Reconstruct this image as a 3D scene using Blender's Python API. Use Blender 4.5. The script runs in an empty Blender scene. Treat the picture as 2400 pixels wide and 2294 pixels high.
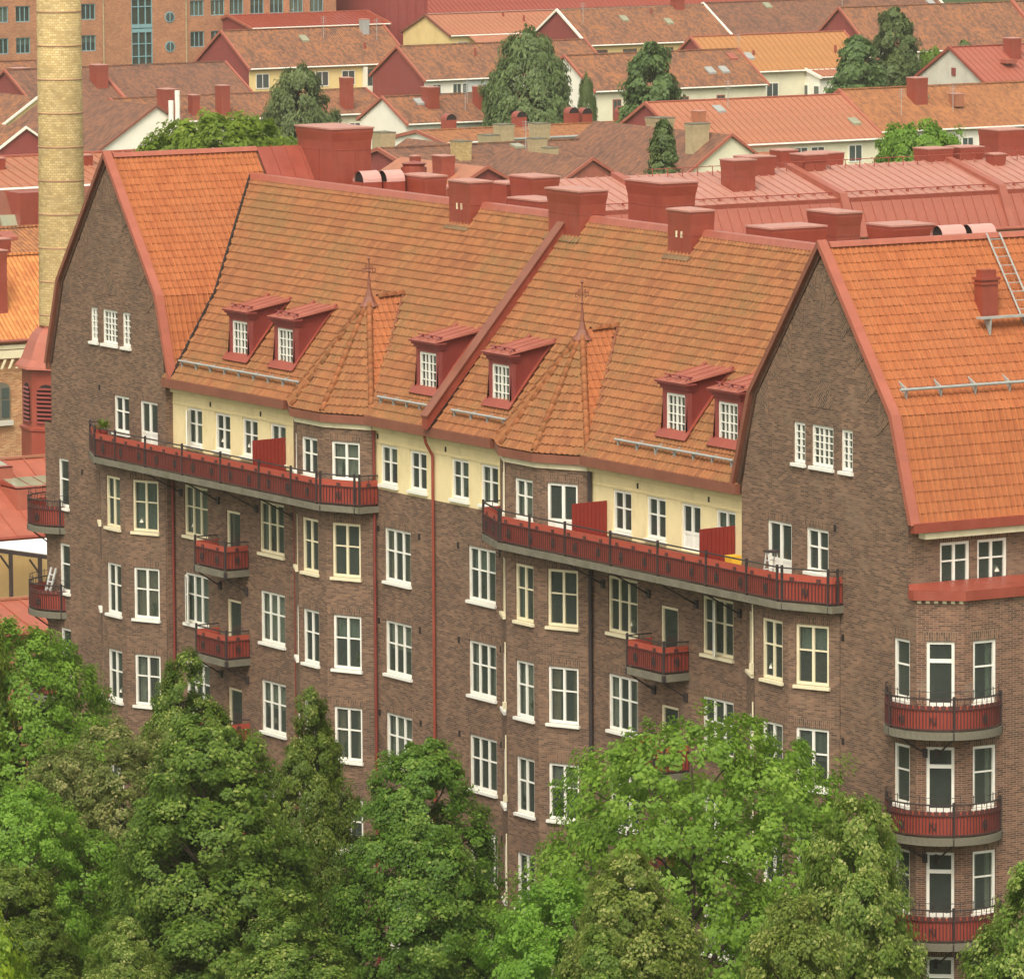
import bpy, math, random
import numpy as np
from mathutils import Vector, Matrix, Euler

random.seed(7)
RNG = np.random.default_rng(11)
scene = bpy.context.scene
COL = scene.collection
R = math.radians

# ------------------------------------------------------------------ camera
cam_data = bpy.data.cameras.new("camera")
cam = bpy.data.objects.new("camera", cam_data)
COL.objects.link(cam)
scene.camera = cam
cam_data.sensor_fit = 'HORIZONTAL'
cam_data.sensor_width = 36.0
cam_data.lens = 36.0 * 15375.3 / 2400.0
cam_data.clip_start = 1.0
cam_data.clip_end = 6000.0
_yaw, _pitch, _roll = R(-59.449), R(6.9315), R(-0.3705)
_f = Vector((math.sin(_yaw) * math.cos(_pitch), math.cos(_yaw) * math.cos(_pitch), -math.sin(_pitch)))
_r = Vector((math.cos(_yaw), -math.sin(_yaw), 0))
_u = _r.cross(_f)
_r2 = _r * math.cos(_roll) + _u * math.sin(_roll)
_u2 = -_r * math.sin(_roll) + _u * math.cos(_roll)
_m = Matrix((_r2, _u2, -_f)).transposed().to_4x4()
_m.translation = Vector((196.63, -113.10, 46.79))
cam.matrix_world = _m

# ------------------------------------------------------------------ sky, sun, exposure
SUN_EL, SUN_AZ = 52.0, 132.0          # azimuth measured clockwise from +Y
world = bpy.data.worlds.new("World")
scene.world = world
world.use_nodes = True
wn = world.node_tree
wn.nodes.clear()
w_out = wn.nodes.new("ShaderNodeOutputWorld")
w_bg = wn.nodes.new("ShaderNodeBackground")
w_sky = wn.nodes.new("ShaderNodeTexSky")
w_sky.sky_type = 'NISHITA'
w_sky.sun_disc = False
w_sky.sun_elevation = R(SUN_EL)
w_sky.sun_rotation = R(SUN_AZ)
w_sky.air_density = 1.0
w_sky.dust_density = 4.0
w_sky.ozone_density = 1.0
w_hs = wn.nodes.new("ShaderNodeHueSaturation")
w_hs.inputs['Saturation'].default_value = 0.22      # cloud cover: the sky is nearly neutral
wn.links.new(w_sky.outputs[0], w_hs.inputs['Color'])
w_tint = wn.nodes.new("ShaderNodeMix")
w_tint.data_type = 'RGBA'
w_tint.blend_type = 'MULTIPLY'
w_tint.inputs[0].default_value = 1.0
w_tint.inputs[7].default_value = (1.0, 0.95, 0.84, 1.0)   # warm haze in the cloud layer
wn.links.new(w_hs.outputs[0], w_tint.inputs[6])
wn.links.new(w_tint.outputs[2], w_bg.inputs['Color'])
w_bg.inputs['Strength'].default_value = 0.15
wn.links.new(w_bg.outputs[0], w_out.inputs['Surface'])

sun_data = bpy.data.lights.new("sun", 'SUN')
sun_data.energy = 0.8
sun_data.angle = R(24.0)
sun_data.color = (1.0, 0.94, 0.84)
sun = bpy.data.objects.new("sun", sun_data)
COL.objects.link(sun)
_sd = Vector((math.sin(R(SUN_AZ)) * math.cos(R(SUN_EL)), math.cos(R(SUN_AZ)) * math.cos(R(SUN_EL)), math.sin(R(SUN_EL))))
sun.rotation_euler = (-_sd).to_track_quat('-Z', 'Y').to_euler()
sun.location = (60, -60, 120)

vs = scene.view_settings
vs.view_transform = 'Standard'
vs.look = 'None'
vs.gamma = 1.0
vs.use_curve_mapping = False
vs.exposure = 0.86

# ------------------------------------------------------------------ materials
def new_mat(name):
    m = bpy.data.materials.new(name)
    m.use_nodes = True
    nt = m.node_tree
    nt.nodes.clear()
    out = nt.nodes.new("ShaderNodeOutputMaterial")
    b = nt.nodes.new("ShaderNodeBsdfPrincipled")
    nt.links.new(b.outputs[0], out.inputs[0])
    return m, nt, b, out

def N(nt, kind, **kw):
    n = nt.nodes.new(kind)
    for k, v in kw.items():
        if k.startswith('i_'):
            n.inputs[k[2:].replace('_', ' ')].default_value = v
        else:
            setattr(n, k, v)
    return n

def L(nt, a, b):
    nt.links.new(a, b)

def mixc(nt, fac, a, b, blend='MIX'):
    n = nt.nodes.new("ShaderNodeMix")
    n.data_type = 'RGBA'
    n.blend_type = blend
    for sock, val in ((n.inputs[0], fac), (n.inputs[6], a), (n.inputs[7], b)):
        if isinstance(val, (int, float)):
            sock.default_value = val
        elif isinstance(val, tuple):
            sock.default_value = (*val, 1.0)
        else:
            nt.links.new(val, sock)
    return n.outputs[2]

def ramp(nt, fac, stops):
    n = nt.nodes.new("ShaderNodeValToRGB")
    cr = n.color_ramp
    while len(cr.elements) < len(stops):
        cr.elements.new(0.5)
    for e, (p, c) in zip(cr.elements, stops):
        e.position = p
        e.color = (*c, 1.0) if len(c) == 3 else c
    nt.links.new(fac, n.inputs[0])
    return n.outputs[0]

def math_n(nt, op, a, b=0.0, c=None):
    n = nt.nodes.new("ShaderNodeMath")
    n.operation = op
    for i, val in enumerate((a, b) if c is None else (a, b, c)):
        if isinstance(val, (int, float)):
            n.inputs[i].default_value = val
        else:
            nt.links.new(val, n.inputs[i])
    return n.outputs[0]

def obj_noise(nt, scale, detail=3.0, rough=0.6, coord='Object', sc=(1, 1, 1)):
    t = nt.nodes.new("ShaderNodeTexCoord")
    mp = nt.nodes.new("ShaderNodeMapping")
    mp.inputs['Scale'].default_value = sc
    nt.links.new(t.outputs[coord], mp.inputs[0])
    n = nt.nodes.new("ShaderNodeTexNoise")
    n.inputs['Scale'].default_value = scale
    n.inputs['Detail'].default_value = detail
    n.inputs['Roughness'].default_value = rough
    nt.links.new(mp.outputs[0], n.inputs['Vector'])
    return n.outputs['Fac']

def bump(nt, b, height, strength=0.4, dist=0.02):
    n = nt.nodes.new("ShaderNodeBump")
    n.inputs['Strength'].default_value = strength
    n.inputs['Distance'].default_value = dist
    nt.links.new(height, n.inputs['Height'])
    nt.links.new(n.outputs[0], b.inputs['Normal'])

def mat_plain(name, col, rough=0.6, var=0.18, scale=2.0, spec=0.4, grime=None, gscale=0.6, fine=0.0):
    m, nt, b, out = new_mat(name)
    n = obj_noise(nt, scale, 4, 0.65, 'UV')
    dark = tuple(c * (1 - var) for c in col)
    lite = tuple(min(1, c * (1 + var)) for c in col)
    c = ramp(nt, n, [(0.3, dark), (0.7, lite)])
    if grime:
        g = obj_noise(nt, gscale, 5, 0.7, 'UV', (1, 0.45, 1))
        gf = ramp(nt, g, [(0.5, (0, 0, 0)), (0.72, (1, 1, 1))])
        gm = math_n(nt, 'MULTIPLY', gf, 0.7)
        c = mixc(nt, gm, c, grime)
    L(nt, c, b.inputs['Base Color'])
    b.inputs['Roughness'].default_value = rough
    b.inputs['Specular IOR Level'].default_value = spec
    if fine:
        bump(nt, b, obj_noise(nt, 30, 3, 0.6, 'UV'), fine, 0.01)
    return m

def mat_brick(name, c1, c2, c3, mortar, bw=0.25, bh=0.068, stain=(0.05, 0.04, 0.035), stain_amt=0.6, patch=None, msize=0.009, rot=0.0):
    m, nt, b, out = new_mat(name)
    t = N(nt, "ShaderNodeTexCoord")
    mp = N(nt, "ShaderNodeMapping")
    mp.inputs['Rotation'].default_value = (0, 0, rot)
    L(nt, t.outputs['UV'], mp.inputs[0])
    br = N(nt, "ShaderNodeTexBrick")
    br.offset = 0.5
    br.inputs['Scale'].default_value = 1.0
    br.inputs['Brick Width'].default_value = bw
    br.inputs['Row Height'].default_value = bh
    br.inputs['Mortar Size'].default_value = msize
    br.inputs['Mortar Smooth'].default_value = 0.2
    br.inputs['Bias'].default_value = -0.1
    br.inputs['Color1'].default_value = (0, 0, 0, 1)
    br.inputs['Color2'].default_value = (1, 1, 1, 1)
    br.inputs['Mortar'].default_value = (0.5, 0.5, 0.5, 1)
    L(nt, mp.outputs[0], br.inputs['Vector'])
    bc = ramp(nt, br.outputs['Color'], [(0.0, c1), (0.45, c2), (1.0, c3)])
    # broad drift of tone over the wall
    n1 = obj_noise(nt, 0.55, 5, 0.7, 'UV')
    drift = ramp(nt, n1, [(0.3, (0.72, 0.70, 0.70)), (0.7, (1.22, 1.18, 1.12))])
    bc = mixc(nt, 1.0, bc, drift, 'MULTIPLY')
    n3 = obj_noise(nt, 6.0, 4, 0.75, 'UV', (0.35, 1.2, 1))
    fl = ramp(nt, n3, [(0.36, (0.72, 0.7, 0.7)), (0.5, (1, 1, 1)), (0.66, (1.25, 1.18, 1.1))])
    bc = mixc(nt, 0.5, bc, fl, 'MULTIPLY')
    # rain streaks and soot with a shape of their own
    n2 = obj_noise(nt, 0.8, 6, 0.75, 'UV', (1.0, 0.22, 1))
    st = ramp(nt, n2, [(0.53, (0, 0, 0)), (0.72, (1, 1, 1))])
    bc = mixc(nt, math_n(nt, 'MULTIPLY', st, stain_amt), bc, stain)
    if patch:
        n4 = obj_noise(nt, 0.35, 4, 0.7, 'UV')
        pf = ramp(nt, n4, [(0.58, (0, 0, 0)), (0.64, (1, 1, 1))])
        bc = mixc(nt, math_n(nt, 'MULTIPLY', pf, 0.4), bc, patch)
    c = mixc(nt, br.outputs['Fac'], bc, mortar)
    L(nt, c, b.inputs['Base Color'])
    b.inputs['Roughness'].default_value = 0.9
    b.inputs['Specular IOR Level'].default_value = 0.2
    h = math_n(nt, 'SUBTRACT', obj_noise(nt, 12, 3, 0.6, 'UV'), br.outputs['Fac'])
    bump(nt, b, h, 0.55, 0.012)
    return m

def mat_tile(name, stops, moss, moss_amt, scale=0.35):
    m, nt, b, out = new_mat(name)
    at = N(nt, "ShaderNodeAttribute", attribute_name="tint")
    oi = N(nt, "ShaderNodeObjectInfo")
    r = math_n(nt, 'FRACT', math_n(nt, 'ADD', at.outputs['Fac'], oi.outputs['Random']))
    g = N(nt, "ShaderNodeNewGeometry")
    nz = N(nt, "ShaderNodeTexNoise")
    nz.inputs['Scale'].default_value = scale
    nz.inputs['Detail'].default_value = 6
    nz.inputs['Roughness'].default_value = 0.7
    L(nt, g.outputs['Position'], nz.inputs['Vector'])
    rr = math_n(nt, 'ADD', math_n(nt, 'MULTIPLY', r, 0.30), math_n(nt, 'MULTIPLY', nz.outputs['Fac'], 0.70))
    c = ramp(nt, rr, stops)
    nf = N(nt, "ShaderNodeTexNoise")
    nf.inputs['Scale'].default_value = 9.0
    nf.inputs['Detail'].default_value = 4
    L(nt, g.outputs['Position'], nf.inputs['Vector'])
    mo = ramp(nt, math_n(nt, 'MULTIPLY', nz.outputs['Fac'], math_n(nt, 'ADD', nf.outputs['Fac'], 0.5)), [(0.45, (0, 0, 0)), (0.68, (1, 1, 1))])
    c = mixc(nt, math_n(nt, 'MULTIPLY', mo, moss_amt), c, moss)
    L(nt, c, b.inputs['Base Color'])
    b.inputs['Roughness'].default_value = 0.72
    b.inputs['Specular IOR Level'].default_value = 0.25
    bump(nt, b, nf.outputs['Fac'], 0.25, 0.01)
    return m

def mat_far_tile(name, c1, c2, c3, pitch=0.24):
    """far pantile roof: rolls and courses as fine relief, patchy weathering"""
    m, nt, b, out = new_mat(name)
    t = N(nt, "ShaderNodeTexCoord")
    sp = N(nt, "ShaderNodeSeparateXYZ")
    L(nt, t.outputs['UV'], sp.inputs[0])
    col_i = math_n(nt, 'FLOOR', math_n(nt, 'DIVIDE', sp.outputs[0], pitch))
    row_i = math_n(nt, 'FLOOR', math_n(nt, 'DIVIDE', sp.outputs[1], 0.36))
    cb = N(nt, "ShaderNodeCombineXYZ")
    L(nt, col_i, cb.inputs[0]); L(nt, row_i, cb.inputs[1])
    wnz = N(nt, "ShaderNodeTexWhiteNoise", noise_dimensions='2D')
    L(nt, cb.outputs[0], wnz.inputs['Vector'])
    n1 = obj_noise(nt, 0.35, 5, 0.7, 'UV')
    n2 = obj_noise(nt, 0.9, 4, 0.75, 'UV', (2.2, 0.22, 1))
    f = math_n(nt, 'ADD', math_n(nt, 'MULTIPLY', wnz.outputs['Value'], 0.30), math_n(nt, 'ADD', math_n(nt, 'MULTIPLY', n1, 0.38), math_n(nt, 'MULTIPLY', n2, 0.46)))
    c = ramp(nt, f, [(0.34, c1), (0.55, c2), (0.76, c3)])
    fr = math_n(nt, 'FRACT', math_n(nt, 'DIVIDE', sp.outputs[0], pitch))
    wave = math_n(nt, 'SINE', math_n(nt, 'MULTIPLY', fr, math.pi))
    fy = math_n(nt, 'FRACT', math_n(nt, 'DIVIDE', sp.outputs[1], 0.36))
    hh = math_n(nt, 'SUBTRACT', wave, math_n(nt, 'MULTIPLY', fy, 0.5))
    L(nt, c, b.inputs['Base Color'])
    b.inputs['Roughness'].default_value = 0.85
    b.inputs['Specular IOR Level'].default_value = 0.2
    bump(nt, b, hh, 0.9, 0.07)
    return m

def mat_metal(name, col, rough=0.42, var=0.16, fade=None, streak=0.35):
    """painted sheet metal: faded, rain-streaked paint"""
    m, nt, b, out = new_mat(name)
    n = obj_noise(nt, 1.1, 5, 0.65, 'UV')
    c = ramp(nt, n, [(0.3, tuple(x * (1 - var) for x in col)), (0.7, tuple(min(1, x * (1 + var)) for x in col))])
    s = obj_noise(nt, 2.2, 5, 0.7, 'UV', (1.0, 0.12, 1))
    sf = ramp(nt, s, [(0.5, (0, 0, 0)), (0.75, (1, 1, 1))])
    c = mixc(nt, math_n(nt, 'MULTIPLY', sf, streak), c, fade or tuple(min(1, x * 1.4 + 0.03) for x in col))
    L(nt, c, b.inputs['Base Color'])
    rr = ramp(nt, n, [(0.3, (rough - 0.08,) * 3), (0.7, (rough + 0.12,) * 3)])
    L(nt, rr, b.inputs['Roughness'])
    b.inputs['Specular IOR Level'].default_value = 0.6
    bump(nt, b, obj_noise(nt, 1.7, 3, 0.5, 'UV'), 0.12, 0.02)
    return m

def mat_glass(name, dark, transp):
    m, nt, b, out = new_mat(name)
    b.inputs['Base Color'].default_value = (*dark, 1)
    b.inputs['Roughness'].default_value = 0.04
    b.inputs['Specular IOR Level'].default_value = 0.8
    n = obj_noise(nt, 1.3, 1, 0.5, 'Object')
    bump(nt, b, n, 0.05, 0.02)
    tr = N(nt, "ShaderNodeBsdfTransparent")
    tr.inputs[0].default_value = (0.86, 0.89, 0.85, 1)
    mx = N(nt, "ShaderNodeMixShader")
    mx.inputs[0].default_value = transp
    L(nt, b.outputs[0], mx.inputs[1]); L(nt, tr.outputs[0], mx.inputs[2])
    L(nt, mx.outputs[0], out.inputs[0])
    return m

def mat_leaf(name, stops, transl=0.35, rough=0.5):
    m, nt, b, out = new_mat(name)
    at = N(nt, "ShaderNodeAttribute", attribute_name="tint")
    oi = N(nt, "ShaderNodeObjectInfo")
    c = ramp(nt, at.outputs['Fac'], stops)
    hs = N(nt, "ShaderNodeHueSaturation")
    L(nt, c, hs.inputs['Color'])
    L(nt, math_n(nt, 'ADD', 0.485, math_n(nt, 'MULTIPLY', oi.outputs['Random'], 0.03)), hs.inputs['Hue'])
    L(nt, math_n(nt, 'ADD', 0.88, math_n(nt, 'MULTIPLY', oi.outputs['Random'], 0.24)), hs.inputs['Value'])
    L(nt, hs.outputs[0], b.inputs['Base Color'])
    b.inputs['Roughness'].default_value = rough
    b.inputs['Specular IOR Level'].default_value = 0.3
    tl = N(nt, "ShaderNodeBsdfTranslucent")
    L(nt, hs.outputs[0], tl.inputs[0])
    mx = N(nt, "ShaderNodeMixShader")
    mx.inputs[0].default_value = transl
    L(nt, b.outputs[0], mx.inputs[1]); L(nt, tl.outputs[0], mx.inputs[2])
    L(nt, mx.outputs[0], out.inputs[0])
    return m

M = {}
M['brick'] = mat_brick('brick_dark', (0.110, 0.067, 0.048), (0.185, 0.110, 0.074), (0.275, 0.164, 0.107), (0.215, 0.163, 0.118), stain=(0.078, 0.061, 0.048), stain_amt=0.6, patch=(0.245, 0.165, 0.115))
for _k, _a in (('brick_tilt_l', 0.90), ('brick_tilt_r', -0.90), ('brick_soldier', math.pi / 2)):
    M[_k] = mat_brick(_k, (0.095, 0.058, 0.045), (0.165, 0.092, 0.063), (0.26, 0.14, 0.09), (0.25, 0.19, 0.13), bw=0.24, bh=0.075, stain=(0.05, 0.04, 0.035), stain_amt=0.7, msize=0.011, rot=_a)
M['brick_bay'] = mat_brick('brick_worn', (0.098, 0.050, 0.036), (0.165, 0.082, 0.055), (0.245, 0.128, 0.083), (0.30, 0.235, 0.17), stain=(0.06, 0.045, 0.04), stain_amt=0.5, patch=(0.27, 0.22, 0.165), msize=0.008)
M['brick_orange'] = mat_brick('brick_orange', (0.42, 0.16, 0.06), (0.52, 0.24, 0.10), (0.62, 0.38, 0.18), (0.45, 0.36, 0.25), stain=(0.2, 0.12, 0.08), stain_amt=0.4)
M['brick_office'] = mat_brick('brick_office', (0.33, 0.14, 0.07), (0.42, 0.19, 0.10), (0.50, 0.25, 0.13), (0.40, 0.24, 0.16), stain=(0.28, 0.14, 0.09), stain_amt=0.4)
M['brick_yellow'] = mat_brick('brick_yellow', (0.44, 0.33, 0.15), (0.53, 0.41, 0.20), (0.61, 0.49, 0.26), (0.36, 0.27, 0.13), bw=0.20, bh=0.11, stain=(0.40, 0.29, 0.13), stain_amt=0.5, msize=0.014)
M['tile'] = mat_tile('pantile_weathered', [(0.25, (0.205, 0.078, 0.033)), (0.5, (0.28, 0.108, 0.042)), (0.75, (0.345, 0.142, 0.053))], (0.16, 0.098, 0.038), 0.7)
M['tile_new'] = mat_tile('pantile_fresh', [(0.25, (0.325, 0.098, 0.037)), (0.5, (0.385, 0.126, 0.046)), (0.75, (0.435, 0.152, 0.056))], (0.27, 0.095, 0.042), 0.5)
M['tile_hip'] = mat_tile('hip_tile', [(0.2, (0.23, 0.075, 0.03)), (0.5, (0.31, 0.105, 0.04)), (0.8, (0.37, 0.14, 0.055))], (0.15, 0.095, 0.04), 0.6, 1.2)
M['deck'] = mat_plain('roof_deck', (0.075, 0.035, 0.02), 0.9, 0.3)
M['far_brown'] = mat_far_tile('far_tile_brown', (0.129, 0.071, 0.05), (0.228, 0.112, 0.069), (0.378, 0.159, 0.067))
M['far_dark'] = mat_far_tile('far_tile_dark', (0.116, 0.067, 0.05), (0.189, 0.096, 0.065), (0.284, 0.129, 0.071))
M['far_orange'] = mat_far_tile('far_tile_orange', (0.206, 0.095, 0.052), (0.335, 0.142, 0.065), (0.43, 0.185, 0.073))
M['far_hot'] = mat_far_tile('far_tile_hot', (0.42, 0.14, 0.05), (0.56, 0.21, 0.07), (0.63, 0.26, 0.085))
M['met_red'] = mat_metal('metal_red', (0.265, 0.052, 0.030), 0.42, 0.16, (0.33, 0.10, 0.065), 0.45)
M['met_deep'] = mat_metal('metal_deep_red', (0.20, 0.030, 0.022), 0.5, 0.12, (0.25, 0.05, 0.04), 0.3)
M['met_pink'] = mat_metal('metal_pink', (0.325, 0.092, 0.058), 0.47, 0.15, (0.40, 0.155, 0.105), 0.5)
M['met_orange'] = mat_metal('metal_orange', (0.37, 0.142, 0.075), 0.55, 0.22, (0.30, 0.165, 0.075), 0.7)
M['met_olive'] = mat_metal('metal_olive', (0.39, 0.175, 0.06), 0.5, 0.18, (0.34, 0.215, 0.06), 0.7)
M['met_brown'] = mat_metal('metal_brown', (0.205, 0.068, 0.038), 0.55, 0.18, (0.29, 0.12, 0.07), 0.4)
M['met_pale'] = mat_metal('metal_pale_red', (0.42, 0.195, 0.148), 0.5, 0.15, (0.48, 0.265, 0.205), 0.5)  # paler red for the upper mansard slope and the chimney caps
M['met_verge'] = mat_metal('metal_verge', (0.35, 0.098, 0.058), 0.5, 0.14, (0.42, 0.15, 0.09), 0.4)
M['wood_red'] = mat_metal('wood_red', (0.235, 0.042, 0.034), 0.75, 0.14, (0.29, 0.08, 0.06), 0.4)
M['white'] = mat_plain('white_paint', (0.80, 0.78, 0.70), 0.5, 0.05, 2.5, 0.4, (0.55, 0.48, 0.36), 1.2)
M['cream'] = mat_plain('cream_paint', (0.74, 0.66, 0.45), 0.55, 0.06, 2.5, 0.4, (0.52, 0.42, 0.25), 1.2)
M['stucco'] = mat_plain('stucco_yellow', (0.77, 0.64, 0.36), 0.9, 0.06, 1.0, 0.2, (0.58, 0.47, 0.25), 0.8, 0.15)
M['wall_yellow'] = mat_plain('wall_pale_yellow', (0.72, 0.56, 0.26), 0.9, 0.06, 0.8, 0.2, (0.6, 0.45, 0.2), 0.6)
M['wall_cream'] = mat_plain('wall_cream', (0.72, 0.68, 0.50), 0.9, 0.05, 0.8, 0.2, (0.6, 0.55, 0.38), 0.6)
M['wall_white'] = mat_plain('wall_white', (0.80, 0.77, 0.66), 0.9, 0.04, 0.8, 0.2)
M['wall_grey'] = mat_plain('wall_grey', (0.56, 0.53, 0.45), 0.9, 0.08, 0.8, 0.2, (0.40, 0.36, 0.3), 0.6)
M['wall_blue'] = mat_plain('wall_bluegrey', (0.50, 0.53, 0.50), 0.9, 0.06, 0.8, 0.2)
M['concrete'] = mat_plain('concrete_mossy', (0.17, 0.155, 0.115), 0.95, 0.25, 2.0, 0.2, (0.10, 0.105, 0.05), 0.9, 0.3)
M['foot'] = mat_plain('chimney_foot_mossy', (0.19, 0.115, 0.06), 0.8, 0.25, 2.0, 0.3, (0.13, 0.13, 0.05), 1.5)
M['stone'] = mat_plain('chimney_render', (0.40, 0.32, 0.19), 0.95, 0.15, 1.5, 0.2, (0.2, 0.18, 0.12), 0.8, 0.2)
M['iron'] = mat_plain('iron_black', (0.042, 0.032, 0.030), 0.55, 0.2, 4)
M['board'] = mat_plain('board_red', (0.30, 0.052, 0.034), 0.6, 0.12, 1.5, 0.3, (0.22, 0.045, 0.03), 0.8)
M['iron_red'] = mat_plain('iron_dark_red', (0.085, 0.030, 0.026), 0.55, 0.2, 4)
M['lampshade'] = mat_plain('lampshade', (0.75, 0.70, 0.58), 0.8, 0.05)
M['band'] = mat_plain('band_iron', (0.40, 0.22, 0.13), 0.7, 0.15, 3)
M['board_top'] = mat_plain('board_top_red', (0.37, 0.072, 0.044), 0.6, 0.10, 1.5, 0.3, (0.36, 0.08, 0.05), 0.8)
M['screen'] = mat_plain('screen_red', (0.235, 0.026, 0.018), 0.6, 0.10, 1.5, 0.3)
M['zinc'] = mat_plain('zinc', (0.34, 0.35, 0.33), 0.45, 0.15, 3.0, 0.4)
M['hood'] = mat_plain('hood_metal', (0.55, 0.30, 0.26), 0.3, 0.10, 1.5, 0.5)
M['near_black'] = mat_plain('dark_opening', (0.02, 0.015, 0.013), 0.9, 0.2)  # near-black standing in for shade inside openings; also colours the valley strip
M['teal'] = mat_plain('teal_paint', (0.19, 0.34, 0.36), 0.5, 0.08, 2)
M['room'] = mat_plain('room_interior', (0.34, 0.34, 0.28), 0.9, 0.3, 0.7)
M['curtain'] = mat_plain('curtain_sheer', (0.66, 0.66, 0.56), 0.9, 0.12, 3.0)
M['curtain2'] = mat_plain('curtain_green', (0.42, 0.50, 0.42), 0.9, 0.15, 3.0)
M['curtain3'] = mat_plain('curtain_beige', (0.52, 0.42, 0.28), 0.9, 0.15, 3.0)
M['blind'] = mat_plain('blind_dark', (0.26, 0.30, 0.27), 0.9, 0.1, 3.0)
M['glass'] = mat_glass('window_glass', (0.085, 0.10, 0.09), 0.64)
M['glass_far'] = mat_glass('far_glass', (0.07, 0.085, 0.08), 0.0)
M['skyl'] = mat_plain('skylight_glass', (0.30, 0.30, 0.20), 0.08, 0.1, 0.6, 0.6)
M['awning'] = mat_plain('awning_cloth', (0.82, 0.84, 0.82), 0.8, 0.03)
M['bark'] = mat_plain('bark', (0.075, 0.058, 0.042), 0.95, 0.3, 3.0, 0.2)
M['yellow'] = mat_plain('yellow_plastic', (0.75, 0.42, 0.03), 0.5, 0.05)
M['alu'] = mat_plain('aluminium', (0.62, 0.62, 0.60), 0.35, 0.08)
M['asphalt'] = mat_plain('asphalt', (0.05, 0.05, 0.05), 0.95, 0.2, 1.0, 0.2)
M['paving'] = mat_plain('paving', (0.28, 0.27, 0.25), 0.95, 0.15, 1.0, 0.2)
M['grass'] = mat_plain('grass_ground', (0.045, 0.075, 0.022), 0.95, 0.4, 0.3, 0.2)
M['linden'] = mat_leaf('leaf_linden', [(0.0, (0.078, 0.148, 0.018)), (0.5, (0.142, 0.235, 0.030)), (0.8, (0.230, 0.320, 0.048)), (1.0, (0.40, 0.43, 0.12))], 0.5)
M['linden_y'] = mat_leaf('leaf_linden_bloom', [(0.0, (0.105, 0.190, 0.026)), (0.45, (0.190, 0.290, 0.044)), (0.75, (0.300, 0.385, 0.078)), (1.0, (0.50, 0.52, 0.18))], 0.5)
M['linden_b'] = mat_leaf('leaf_linden_brown', [(0.0, (0.105, 0.155, 0.032)), (0.45, (0.180, 0.230, 0.052)), (0.75, (0.28, 0.315, 0.09)), (1.0, (0.46, 0.43, 0.18))], 0.5)
M['maple'] = mat_leaf('leaf_maple', [(0.0, (0.125, 0.225, 0.024)), (0.5, (0.210, 0.345, 0.038)), (1.0, (0.34, 0.47, 0.075))], 0.5)
M['acid'] = mat_leaf('leaf_acid', [(0.0, (0.12, 0.20, 0.015)), (0.5, (0.26, 0.34, 0.02)), (1.0, (0.44, 0.46, 0.04))], 0.45)
M['birch'] = mat_leaf('leaf_birch', [(0.0, (0.095, 0.150, 0.052)), (0.5, (0.165, 0.230, 0.080)), (1.0, (0.26, 0.32, 0.12))], 0.45)
M['dark_leaf'] = mat_leaf('leaf_dark', [(0.0, (0.075, 0.130, 0.045)), (0.5, (0.140, 0.205, 0.065)), (1.0, (0.22, 0.285, 0.10))], 0.45)
# ------------------------------------------------------------------ mesh helpers
WLOC = {}      # world position of every object built here

def wl(o):
    return WLOC.get(o.name, Vector((0, 0, 0))) if o else Vector((0, 0, 0))

def put(o, parent, world):
    COL.objects.link(o)
    WLOC[o.name] = Vector(world)
    if parent:
        o.parent = parent
        o.location = Vector(world) - wl(parent)
    else:
        o.location = world
    return o

def thing(name, label, cat, loc, group=None):
    o = bpy.data.objects.new(name, None)
    o.empty_display_size = 0.5
    put(o, None, loc)
    tag(o, label, cat, group)
    return o

def tag(o, label=None, cat=None, group=None, kind=None):
    if label: o['label'] = label
    if cat: o['category'] = cat
    if group: o['group'] = group
    if kind: o['kind'] = kind
    return o

UP = Vector((0, 0, 1))

def set_uv(me):
    n = len(me.loops)
    if not n:
        return
    uv = me.uv_layers.new(name="UVMap")
    co = np.empty(len(me.vertices) * 3); me.vertices.foreach_get('co', co); co = co.reshape(-1, 3)
    li = np.empty(n, dtype=np.int32); me.loops.foreach_get('vertex_index', li)
    npoly = len(me.polygons)
    nr = np.empty(npoly * 3); me.polygons.foreach_get('normal', nr); nr = nr.reshape(-1, 3)
    lt = np.empty(npoly, dtype=np.int32); me.polygons.foreach_get('loop_total', lt)
    pn = np.repeat(nr, lt, axis=0)
    t = np.cross(np.array([0, 0, 1.0]), pn)
    ln = np.linalg.norm(t, axis=1)
    flat = ln < 0.05
    t[flat] = (1, 0, 0); ln[flat] = 1
    t /= ln[:, None]
    b = np.cross(pn, t)
    p = co[li]
    out = np.empty((n, 2))
    out[:, 0] = (p * t).sum(1); out[:, 1] = (p * b).sum(1)
    uv.data.foreach_set('uv', out.ravel())

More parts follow.
